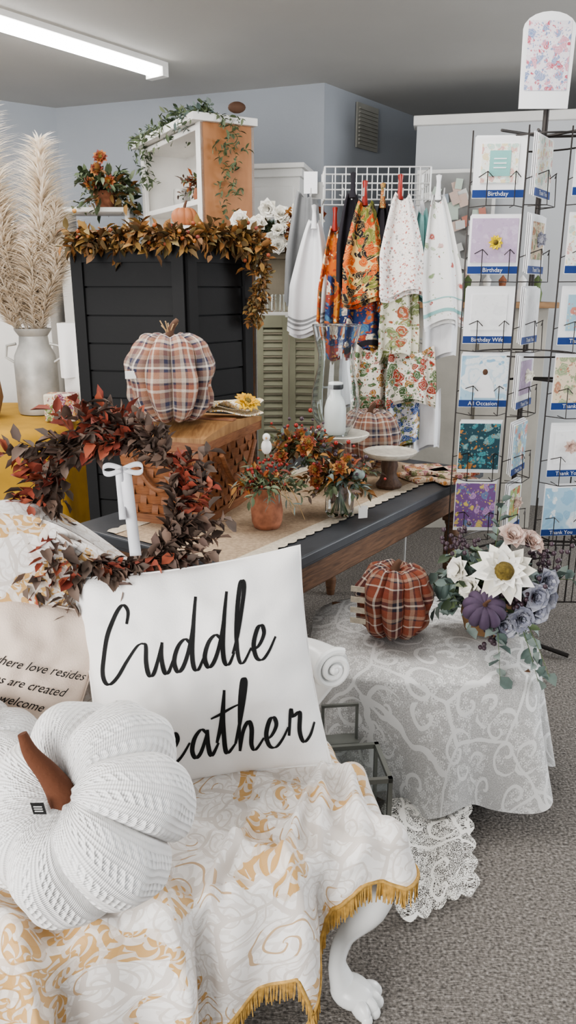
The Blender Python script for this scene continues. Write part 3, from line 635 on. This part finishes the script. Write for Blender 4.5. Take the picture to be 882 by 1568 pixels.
m.box((-.5,3.9,.905),(.25,.2,1.81),whitep); m.obj()
# ---------------------------------------------------------------- bookcase (white, wood side)
oak=wood('orange_oak_side','#a06c44','#b47f55',(3,3,.6))
m=M('white_bookcase'); KB=Matrix.Translation((-.48,4.5,0))@Matrix.Rotation(math.radians(29),4,'Z')
D_,Wd,Hh=.33,1.0,2.42
m.box((D_/2,.012,Hh/2),(D_,.024,Hh),oak,KB); m.box((0.012,.03,Hh/2),(.026,.06,Hh),whitep,KB); m.box((.012,Wd-.03,Hh/2),(.026,.06,Hh),whitep,KB)
m.box((D_/2,Wd-.012,Hh/2),(D_,.024,Hh),whitep,KB); m.box((D_-.01,Wd/2,Hh/2),(.02,Wd,Hh),whitep,KB)
for z in(2.40,2.02,1.64,1.26,.9,.5,.06): m.box((D_/2,Wd/2,z),(D_,Wd-.02,.03),whitep,KB)
m.box((D_/2-.02,Wd/2,2.44),(D_+.06,Wd+.06,.04),whitep,KB); m.obj(.003)
m=M('ivy_garland')
for i in range(85):
    t=R.random(); p=KB@V((.02+.05*R.random(),Wd*1.05*t,2.47))
    m.spray(p,(R.gauss(-.5,.8),R.gauss(-.4,.7),R.gauss(.25,.4)),R.uniform(.08,.18),8,.045,.020,green if i%3 else euc,greenst,.4,.0015)
for (x,y,n_,L) in((.12,-.03,6,.42),(.18,-.03,5,.3),(-.03,.9,7,.2)):
    for j in range(n_*3):
        t=j/(n_*3); m.spray(KB@V((x+R.uniform(-.03,.03)+.04*t,y,2.46-L*1.3*t)),(R.gauss(.1,.7),-.5,R.gauss(-.2,.5)),.07,5,.040,.018,green,greenst,.5,.001)
m.ball(KB@V((.25,.05,2.52)),(.05,.03,.03),stemm,8); m.obj(ang=70)
m=M('berry_plant_in_vase'); p=KB@V((.12,.3,2.04)); m.lathe([(.001,0),(.03,0),(.045,.04),(.03,.09),(.02,.1)],terra,Matrix.Translation(p),20)
for i in range(36): a=R.uniform(0,6.28); m.spray(p+V((0,0,.09)),(math.cos(a),math.sin(a),R.uniform(-.2,1)),.14,8,.04,.02,[brownl,orangel,green,brownl][i%4],stemm,.3)
m.obj(ang=70)
m=M('glass_jar'); p=KB@V((.12,.6,2.036)); m.lathe([(.001,0),(.05,0),(.055,.05),(.05,.11),(.047,.11),(.05,.05),(.045,.006),(.001,.006)],galv,Matrix.Translation(p),24); m.lathe([(.001,.005),(.04,.005),(.04,.04),(.001,.04)],whitep,Matrix.Translation(p),20); m.obj()
m=M('white_wall_cabinet'); CB=place((-.10,5.4,0),rz=-.2)
m.box((0,.15,1.15),(.36,.3,2.3),whitep,CB); m.box((0,.13,2.32),(.44,.38,.03),whitep,CB); m.box((0,.14,2.28),(.40,.34,.05),whitep,CB); m.box((0,-.003,1.4),(.28,.012,1.6),whitep,CB); m.obj(.004)
m=M('white_display_shelf'); m.box((-1.28,5.5,.9),(.5,.35,1.8),whitep); m.box((-1.28,5.45,2.05),(.45,.3,.03),whitep); m.box((-1.5,5.5,1.92),(.03,.3,.25),whitep); m.box((-1.07,5.5,1.92),(.03,.3,.25),whitep); m.obj(.004)
m=M('stacked_gift_boxes')
for (x,w_,h_,mt) in((-1.40,.10,.10,beige),(-1.29,.08,.13,terra),(-1.18,.10,.08,galv)): m.box((x,5.42,1.80+h_/2),(w_,.1,h_),mt)
m.obj(.003)
m=M('sunflower_plant'); p=V((-1.22,5.4,2.07)); m.lathe([(.001,0),(.06,0),(.08,.1),(.07,.1)],terra,Matrix.Translation(p),20)
for i in range(60): a=R.uniform(0,6.28); m.spray(p+V((0,0,.09)),(math.cos(a),math.sin(a),R.uniform(-.4,1.6)),.24,8,.07,.035,[green,green,green,autumn][i%4],greenst,.3)
for i in range(4): m.flower(p+V((R.uniform(-.1,.12),-.15,R.uniform(.1,.3))),(R.gauss(0,.3),-1,.3),.05,10,2,orangel,sunc,.3)
m.obj(ang=70)
m=M('console_cabinet'); m.box((-2.05,5.35,.85),(.95,.4,1.7),whitep); m.obj(.004)
photo=printed('photo_print','#8f8a86',['#5b6b52','#b09a88','#3c3c44','#c9bfb4'],14,.6,'Object')
for (x,y,z,w_,h_,c_) in((-1.88,5.2,1.71,.20,.27,whitep),(-1.66,5.18,1.71,.18,.24,pinkpet),(-2.2,5.3,1.71,.25,.35,whitep)):
    m=M('picture_frame'); P=place((x,y,z),rx=-.15,rz=.3); m.box((0,0,h_/2),(w_,.02,h_),c_,P); m.box((0,-.012,h_/2),(w_-.05,.003,h_-.05),photo,P); m.obj(.002)
# pampas + milk can + mustard table
must=simple('mustard_cloth','#b08834',.9,var=.15,vs=8,bs=200)
m=M('mustard_draped_table')
def mc(a,t):
    th=2*pi*a
    if t<.35: q=se(th,.62,.5,5)*(t/.35); return (-1.72+q.x,4.05+q.y,.895)
    k=(t-.35)/.65; f=.5+.5*math.sin(th*16); q=se(th,.63+.05*k*f,.51+.05*k*f,5); return (-1.72+q.x,4.05+q.y,.89-.85*k)
m.grid(mc,180,24,must); m.obj(ang=80)
CX=-1.36
m=M('milk_can'); m.lathe([(.001,0),(.105,0),(.112,.02),(.112,.27),(.106,.31),(.078,.37),(.074,.41),(.095,.44),(.097,.45),(.09,.45),(.066,.40),(.001,.38)],galv,Matrix.Translation((CX,4.12,.9)),36)
for s_ in(-1,1): m.tube([V((CX+s_*.10,4.10,1.17)),V((CX+s_*.15,4.10,1.20)),V((CX+s_*.14,4.10,1.26)),V((CX+s_*.09,4.10,1.27))],.008,galv,6)
m.obj()
pam=island('pampas_plume',['#f6eee2','#fbf5ec','#ece1d0','#f8f0e5'],.97,.5)
m=M('pampas_grass_bunch'); b=V((CX,4.12,1.3))
tips=[((-.19,0,1.14),.22),((-.16,-.05,.80),.20),((.15,-.1,.93),.20),((.19,-.05,.66),.18),((-.30,-.12,.80),.22),((-.26,.05,.98),.20),((.06,-.12,.46),.16),((-.36,-.1,.50),.20),((.20,-.1,.44),.15)]
for (tp,rw) in tips:
    tp=V(tp); pts=[b+V((0,0,-.1)),b+V((tp.x*.45,tp.y*.3,tp.z*.35)),b+V((tp.x*.85,tp.y*.6,tp.z*.7)),b+tp]; m.tube(pts,.004,pam,4)
    for i in range(1500):
        t=R.random(); k=.16+.84*t; seg=k*3; j=min(2,int(seg)); p=pts[j].lerp(pts[j+1],seg-j)
        w_=rw*(.18+.82*math.sin(pi*min(1,(1-t)*.72+.10))); a=R.uniform(0,6.28); d=V((math.cos(a)*.60,math.sin(a)*.60,.85)); L=w_*R.uniform(.5,1.15)
        m.leaf(p,d,V((-math.cos(a)*.85,-math.sin(a)*.85,.62)),L,.009,pam,.55,.05)
m.obj(ang=70)
m=M('white_hanging_towel_stack'); 
m.grid(lambda a,b:(-1.20+.26*a,4.02-.03*math.sin(a*14)*b,1.38-.28*b),20,8,cream); m.grid(lambda a,b:(-1.20+.26*a,4.02+.1*b,1.38),2,2,cream); m.box((-1.07,4.10,1.12),(.24,.12,.5),whitep); m.obj()
m=M('floral_tote'); fb=printed('tote_floral','#d9cdbb',['#a8523a','#6f7f4a','#b9844a','#7a3f5a'],26,.6,'Object'); m.box((-1.16,3.86,.97),(.16,.10,.14),fb); m.obj(.01)
m=M('wicker_basket'); m.lathe([(.001,0),(.13,0),(.16,.1),(.15,.2),(.13,.24),(.12,.24),(.14,.1),(.001,.02)],wick,place((-1.66,3.95,.9)),30); m.obj()
# ---------------------------------------------------------------- middle: console, flowers, green shutters
sage=simple('sage_shutter_paint','#96957f',.7,var=.1)
m=M('green_louvered_shutter')
for x0,x1 in((-.16,.0),(.01,.17)):
    P=place(((x0+x1)/2,4.0,0),rz=.1 if x0<0 else -.15); w_=x1-x0
    for s_ in(-1,1): m.box((s_*(w_/2-.015),0,.72),(.03,.03,1.38),sage,P)
    for z in(.05,.75,1.39): m.box((0,0,z),(w_-.03,.028,.06),sage,P)
    for i in range(34):
        z=.10+i*.039
        if abs(z-.75)>.04 and z<1.36: m.box((0,0,0),(w_-.05,.036,.006),sage,P@Matrix.Translation((0,0,z))@Matrix.Rotation(.8,4,'X'))
m.obj()
beig=simple('beige_painted_cabinet','#a09684',.7)
m=M('beige_hutch'); m.box((.12,4.42,.7),(.55,.3,1.4),beig); m.box((.08,4.40,1.415),(.60,.4,.03),whitep); m.box((.08,4.5,1.57),(.45,.15,.28),beig); m.box((.06,4.47,1.725),(.5,.25,.03),beig); m.obj(.004)
m=M('drinking_glasses')
for i in range(9): m.lathe([(.001,0),(.02,0),(.024,.09),(.022,.09),(.018,.004),(.001,.004)],glass,place((-.19+.045*i,4.24+.03*(i%2),1.431)),14)
m.obj()
m=M('white_flower_arrangement'); c0=V((-.07,4.30,1.83))
m.lathe([(.001,0),(.07,0),(.09,.06),(.001,.08)],wick,place((-.06,4.42,1.741)),20)
for i in range(110):
    a=R.uniform(0,6.28); m.spray(c0,(math.cos(a)*1.5,math.sin(a)*.7-.2,R.uniform(-.4,.7)),R.uniform(.12,.25),7,.055,.03,[green,green,autumn,euc][i%4],greenst,.3)
for i in range(36):
    p=c0+V((R.uniform(-.20,.22),-.19+R.uniform(-.05,.02),R.uniform(-.1,.12))); m.flower(p,(R.gauss(0,.4),-1,R.gauss(.3,.3)),R.uniform(.035,.06),8,3,whitepet if i%6 else orangel,None,.2,1.4,.4)
m.obj(ang=70)
# ---------------------------------------------------------------- towel rack
m=M('wire_towel_rack'); x0,x1,y0,y1,z0,z1=.17,.66,3.78,4.02,1.95,2.09
for x in(x0,x1):
    for y in(y0,y1): m.tube([(x,y,z0),(x,y,z1)],.005,chrome,6)
    m.tube([(x,y1,0),(x,y1,z1)],.007,chrome,6)
for z in(z0,(z0+z1)/2,z1):
    m.tube([(x0,y0,z),(x1,y0,z),(x1,y1,z),(x0,y1,z),(x0,y0,z)],.004,chrome,5)
for i in range(11):
    x=x0+(x1-x0)*i/10
    for y in(y0,y1): m.tube([(x,y,z0),(x,y,z1)],.003,chrome,5)
for i in range(5):
    y=y0+(y1-y0)*i/4
    for x in(x0,x1): m.tube([(x,y,z0),(x,y,z1)],.003,chrome,5)
for i,x in enumerate([.10,.24,.33,.42,.50,.58,.68]):
    m.tube([(x,y0,z0+.02),(x,y0-.15,z0+.0),(x,y0-.24,z0-.01),(x,y0-.25,z0+.02)],.003,chrome,5)
for z in(1.60,1.30,1.05): 
    m.tube([(x0,y1,z),(x1+.05,y1,z)],.006,chrome,6)
    for x in(.36,.5,.64): m.tube([(x,y1,z),(x,3.6,z)],.003,chrome,5)
m.obj()
def towel(x,zt,w,h,y,mat,top=.35,ph=0,bands=None,skew=0):
    m=M('tea_towel')
    def f(a,b):
        k=top+(1-top)*min(1,b*1.7)**.8; X=x+(a-.5)*w*k+skew*b
        return (X,y-.02-.026*math.sin(a*pi*3.2+ph)*(.6+.4*b)-.02*math.sin(b*pi*.5)-.010*math.sin(a*17+ph),zt-h*b-.012*math.cos((a-.5)*3)*(1-b)*3-.020*math.sin(a*5+ph)*b)
    m.grid(f,34,30,mat,None,lambda a,b:(a*w+ph,b*h))
    if bands:  # coloured stripes across the towel cloth
        for (b0,b1,mt) in bands: m.grid(lambda a,b:V(f(a,b0+(b1-b0)*b))+V((0,-.0025,0)),34,4,mt,None,lambda a,b:(a*w,b*h))
    m.grid(lambda a,b:V(f(a,b))+V((.01,.04,-.02*b)),14,15,mat,None,lambda a,b:(a*w+ph,b*h))
    m.obj(ang=80); return f
wt=simple('white_cotton','#e6e6e8',.95,bs=300,bump=.3,var=.03); gt=simple('grey_cotton','#8e8f90',.95,bs=300,bump=.3); tl=simple('teal_stripe','#8fbab8',.9); 
gp_=simple('board_grey','#9a9a98',.9); blk=simple('black_cotton','#26232a',.9)
orangep=printed('orange_pumpkin_print','#c86a2c',['#a0442a','#cc8638','#e6d6b8','#6a6248'],22,.6)
pk=printed('halloween_pumpkin_print','#d8bc80',['#bb4c20','#221f24','#c25e28','#73793c','#221f24'],13,.98)
rec=printed('recipe_text_print','#ece6e1',['#b05a50','#bd8578','#8a8a88'],75,.34)
fruit=printed('olive_pumpkin_print','#e4e0d0',['#76804f','#a05a40','#7f8a60','#88905f'],20,.58)
leafp=printed('fall_leaf_print','#e9e2d6',['#435c38','#9c4030','#4f6a46','#5d7550','#a8783c'],26,.60)
navp=printed('navy_floral_print','#e2e2e8',['#2f4a80','#3f5c98','#7a8a4f','#b9955a'],30,.62)
blup=printed('blue_orange_print','#2b3a66',['#b8602f','#dcd2be','#a0452c','#4f7896','#c08a40'],20,.62)
whp=printed('white_sprig_print','#e9e8e6',['#b06058','#8fa07a','#e9e8e6','#e9e8e6','#e9e8e6'],22,.32)
towel(.085,2.0,.17,.5,3.86,gt,.5,.4,None,-.02); towel(.12,1.86,.19,.50,3.72,wt,.25,0,[(.86,.88,gt),(.9,.92,gt),(.95,.96,gt)],-.03)
towel(.215,1.83,.13,.46,3.70,orangep,.3,1,None,-.02); towel(.285,1.97,.13,.38,3.66,blk,.3,.3)
towel(.34,1.93,.195,.43,3.57,pk,.3,.5); towel(.25,1.62,.16,.36,3.68,blup,.8,.2); towel(.35,1.55,.17,.28,3.62,blup,.8,1.3,[(.84,.95,blk)])
towel(.49,1.95,.20,.42,3.50,rec,.32,.9,None,.01); towel(.505,1.58,.19,.33,3.56,fruit,.85,2)
towel(.66,1.95,.19,.55,3.58,whp,.3,1.7,[(.80,.81,tl),(.9,.93,tl)],.05); towel(.71,1.58,.17,.33,3.64,wt,.7,.6); towel(.585,1.94,.13,.4,3.66,wt,.3,2.2); towel(.60,1.90,.10,.4,3.62,tl,.3,2.8); towel(.42,1.92,.10,.36,3.60,blk,.3,2.8)
towel(.385,1.31,.17,.30,3.60,leafp,.8,.8); towel(.57,1.30,.24,.26,3.56,leafp,.85,2.1); towel(.30,1.30,.12,.3,3.66,wt,.8,2.1)
towel(.55,1.08,.17,.25,3.62,navp,.9,.2); towel(.67,1.09,.14,.28,3.64,wt,.9,1.1); towel(.43,1.07,.14,.22,3.66,fruit,.9,1.1)
m=M('towel_hanging_loops')
for i,(x,z,mt) in enumerate([(.12,1.87,wt),(.285,1.99,blk),(.34,1.96,redb),(.49,1.98,redb),(.66,1.98,wt),(.42,1.95,pk),(.215,1.86,redb)]):
    m.lathe([(.001,-.06),(.016,-.055),(.011,-.02),(.009,.02),(.013,.045),(.001,.05)],mt,place((x,3.55+.02*(i%3)+(.13 if i in(0,6) else 0),z)),12)
m.obj()
m=M('hanging_price_tag'); m.box((.10,3.6,2.0),(.06,.002,.09),wt,None); m.box((.13,3.62,1.97),(.05,.002,.07),gp_,None); m.obj()
# ---------------------------------------------------------------- counter, pinboard
m=M('checkout_counter'); cp=simple('counter_panel','#aba69c',.7); m.box((1.15,5.1,.72),(.95,.5,1.44),cp); m.box((1.15,5.05,1.455),(1.0,.62,.035),wood('counter_top_wood','#8a6a4c','#a9855f',(3,20,20))); m.box((1.35,4.84,.75),(.3,.01,1.1),cp); m.obj(.004)
m=M('pin_board'); PB=place((1.12,5.42,1.90),rz=-.2); m.box((0,.01,0),(.52,.03,.82),whitep,PB); m.box((0,-.01,0),(.47,.02,.77),gp_,PB)
pp=island('pinned_papers',['#e6e4df','#c9d6c9','#d8c0b4','#b9c4cf','#efe6c9','#c98a7a','#dcdcd8'],.97)
for i in range(48):
    x=R.uniform(-.19,.19); z=R.uniform(-.34,.32); m.box((0,0,0),(R.uniform(.04,.08),.002,R.uniform(.05,.09)),pp,PB@place((x,-.024-.0008*i,z),ry=R.uniform(-.4,.4)))
m.obj()
m=M('counter_figurines')
for i in range(8): m.lathe([(.001,0),(.03,0),(.035,.05),(.02,.09),(.026,.13),(.001,.16)],[whitep,terra,cream,greenst][i%4],place((.80+i*.11,4.9+.05*(i%2),1.474)),14)
m.obj()
# ---------------------------------------------------------------- greeting card rack
m=M('greeting_card_spinner_rack'); px,py=.965,3.12
m.tube([(px,py,.05),(px,py,2.2)],.011,metalb,10)
for k in range(4):
    a=k*pi/2-.55; d=V((math.cos(a),math.sin(a),0)); m.tube([V((px,py,.12)),V((px,py,.05))+d*.08,V((px,py,.02))+d*.30],.010,metalb,8)
cols=[(V((.77,2.97,0)),0.06,0),(V((.925,2.97,0)),-.98,1),(V((1.105,2.90,0)),-.10,2),(V((1.29,3.05,0)),.3,3)]
tops=[2.075,1.81,1.555,1.31,1.045,.80]
for (c,ry,ci) in cols:
    Tm=Matrix.Translation(c)@Matrix.Rotation(-ry,4,'Z')
    for x in(-.10,.10): m.tube([Tm@V((x,.03,.45)),Tm@V((x,.03,2.1))],.003,metalb,5)
    for z in tops:
        for x in(-.05,.05): m.tube([Tm@V((x,-.035,z-.12)),Tm@V((x,-.04,z-.235)),Tm@V((x,.03,z-.235))],.0018,metalb,5)
        m.tube([Tm@V((-.10,.03,z-.235)),Tm@V((-.05,-.04,z-.235)),Tm@V((.05,-.04,z-.235)),Tm@V((.10,.03,z-.235))],.0018,metalb,5)
        m.tube([Tm@V((-.10,.03,z-.15)),Tm@V((-.05,-.037,z-.12)),Tm@V((-.03,-.037,z-.14))],.0018,metalb,5); m.tube([Tm@V((.10,.03,z-.15)),Tm@V((.05,-.037,z-.12)),Tm@V((.03,-.037,z-.14))],.0018,metalb,5)
    for z in(.5,2.1,1.2): m.tube([V((px,py,z)),Tm@V((0,.03,z))],.005,metalb,6)
for z in(.48,2.08,1.3): m.tube([(px+.2*math.cos(i/24*2*pi),py+.2*math.sin(i/24*2*pi),z) for i in range(25)],.0035,metalb,5)
for i in range(10):
    m.tube([(1.0+.03*i,2.9,.30),(1.0+.03*i,2.9,.75)],.0022,metalb,5)
m.tube([(1.0,2.9,.30),(1.3,2.9,.30)],.003,metalb,5); m.tube([(1.0,2.9,.55),(1.3,2.9,.55)],.003,metalb,5)
m.obj()
cw=simple('card_white','#ececed',.6,bump=0,var=.02); cb=simple('card_navy','#1f3c7a',.5,bump=0)
def art(n_,b_,c_,sc_,th=.45): return printed('card_art_'+n_,b_,c_,sc_,th,'Object')
arts=[art('pastel','#e9e9e2',['#d3a8a0','#b9cfc4','#e0d0a8'],45,.5),art('lilac','#bba8c0',['#b4a0bb','#c6b7cb'],30),art('blank','#ececec',['#e4e4e5'],20),art('sky','#a9c8da',['#e3e8ea','#92b8d0'],12,.6),art('teal','#2c4a54',['#4f8f96','#b07a44','#7fa0a0'],34,.5),art('purple','#7a5a8c',['#b590bb','#d0bb6a','#6f86a8'],34,.5),
      art('blue','#9dbccb',['#cf8a7a','#e0d5a8','#ebe8e4'],30,.5),art('green','#a8bd84',['#c4604f','#dcb070','#ebe6da'],30,.5),art('tan','#dccbb2',['#b08068','#93a07f'],30,.5)]
band_t=['Birthday','Birthday','Birthday Wife','All Occasion','','','Thank You','Thank You','Thank You']
order={1:[0,8,2,1,6,7],2:[7,0,6,8,2,3],3:[2,6,0,7,8,6]}
m=M('greeting_card_assortment')
for (c,ry,ci) in cols:
    Tm=Matrix.Translation(c)@Matrix.Rotation(-ry,4,'Z')
    for i,z in enumerate(tops):
        w_=.185 if i<4 else .165
        for k in range(3): m.box((.004*k-.004,-.002+.008*k,z-.105+.004*k),(w_,.003,.205),cw,Tm)
        ar=arts[i] if ci==0 else arts[order[ci][i]]
        full=(ci==0 and i in(3,4,5)) or (ci!=0 and (i+ci)%2)
        m.box((-.004,-.0055,z-(.10 if full else .09)),(w_-.006 if full else w_*.72,.002,.185 if full else .13),ar,Tm)
        if i==1 and ci==0: m.box((-.004,-.0058,z-.088),(w_-.016,.002,.155),arts[1],Tm)
        if i<4 or ci:
            m.box((-.004,-.0065,z-.192),(w_,.002,.026),cb,Tm)
            m.text(band_t[i] if ci==0 else 'Thank You',.022,cw,Tm@Matrix.Translation((-.004,-.009,z-.199))@Matrix.Rotation(pi/2,4,'X'))
        if ci and not full:
            m.flower(Tm@V((0,-.009,z-.085)),(0,-1,0),.03,8,2,[pinkpet,whitepet,lav][(i+ci)%3],None,.3)
T_=Matrix.Translation(cols[0][0])@Matrix.Rotation(-.06,4,'Z')
mint=simple('mint_panel','#86bdb8',.6,bump=0)
m.box((-.004,-.008,1.985),(.075,.002,.085),mint,T_)
for k in range(3): m.box((-.004,-.0095,2.0-.015*k),(.045,.001,.004),cw,T_)
m.flower(T_@V((0,-.010,1.715)),(0,-1,0),.028,10,1,simple('yellow_petal','#e8cf3a',.7,bump=0),sunc,.35)
m.add([(x,-.0085,1.20+z) for x,z in((-.04,-.06),(.045,-.06),(.03,-.0),(.01,.03),(-.012,.03),(-.03,.0))],[(0,1,2,3,4,5)],cw,T_); m.ball((-.002,-.008,1.24),(.010,.002,.012),stemm,8,T_)
m.obj()
m=M('rack_header_sign'); hs=printed('header_floral','#ddd6dc',['#b9606f','#8f9ab8','#cf98a6','#7f90b3','#e6dfe2'],40,.6,'Object')
pts=[(-.09,2.19),(.09,2.19),(.095,2.45)]+[(.095*math.cos(a),2.45+.055*math.sin(a)) for a in [pi*i/10 for i in range(1,10)]]+[(-.095,2.45)]
n_=len(pts)
for y in(-.004,.004): m.add([(x+.945,3.1+y,z) for x,z in pts],[list(range(n_))],cw)
m.add([(x+.945,3.1-.004,z) for x,z in pts]+[(x+.945,3.1+.004,z) for x,z in pts],[(i,(i+1)%n_,n_+(i+1)%n_,n_+i) for i in range(n_)],cw)
m.add([(.945-.078,3.094,2.25),(.945+.078,3.094,2.25),(.945+.078,3.094,2.475),(.945-.078,3.094,2.475)],[(0,1,2,3)],hs)
m.obj()
m=M('wire_display_stand')
for i in range(6): m.tube([(1.45+.05*i,3.6,.35),(1.45+.05*i,3.6,1.0)],.003,metalb,5)
for z in(.35,.6,.8,1.0): m.tube([(1.43,3.6,z),(1.72,3.6,z),(1.72,3.4,z),(1.43,3.4,z),(1.43,3.6,z)],.004,metalb,5)
for x in(1.43,1.72):
    for y in(3.4,3.6): m.tube([(x,y,0),(x,y,1.0)],.004,metalb,5)
m.obj()
# ---------------------------------------------------------------- light
w=bpy.data.worlds.new('w'); bpy.context.scene.world=w; w.use_nodes=True; w.node_tree.nodes['Background'].inputs[0].default_value=(.91,.955,1,1); w.node_tree.nodes['Background'].inputs[1].default_value=.72
def area(name,loc,tgt,sx,sy,pw,col):
    l=bpy.data.lights.new(name,'AREA'); l.shape='RECTANGLE'; l.size=sx; l.size_y=sy; l.energy=pw; l.color=col
    o=bpy.data.objects.new(name,l); bpy.context.scene.collection.objects.link(o); o.location=loc; o.rotation_euler=(V(tgt)-V(loc)).to_track_quat('-Z','Y').to_euler()
area('window_light_front',(-2.4,-1.6,1.8),(0,2.3,.8),2.6,2.0,150,(1,.985,.965))
area('window_light_right',(4.6,2.6,1.6),(0,2.6,.8),2.4,2.0,105,(.94,.97,1))
area('overhead_fill',(-.5,2.6,2.85),(-.5,2.6,0),2.4,.4,32,(1,.98,.95))  # unseen fill lamp, added to brighten the room from above
area('overhead_fill_rear',(-2.2,4.2,2.8),(-1.6,4.6,0),2.4,.4,25,(1,.98,.95))  # second added fill lamp, out of view over the back left
s=bpy.context.scene; s.view_settings.view_transform='AgX'; s.view_settings.look='AgX - Medium High Contrast'; s.view_settings.exposure=.5
cam=bpy.data.cameras.new('camera'); o=bpy.data.objects.new('camera',cam); s.collection.objects.link(o)
o.location=(0,0,1.55); o.rotation_euler=(math.radians(90-16.5),0,0); cam.sensor_fit='VERTICAL'; cam.sensor_height=36; cam.lens=36*1500/2040; cam.clip_start=.02; s.camera=o
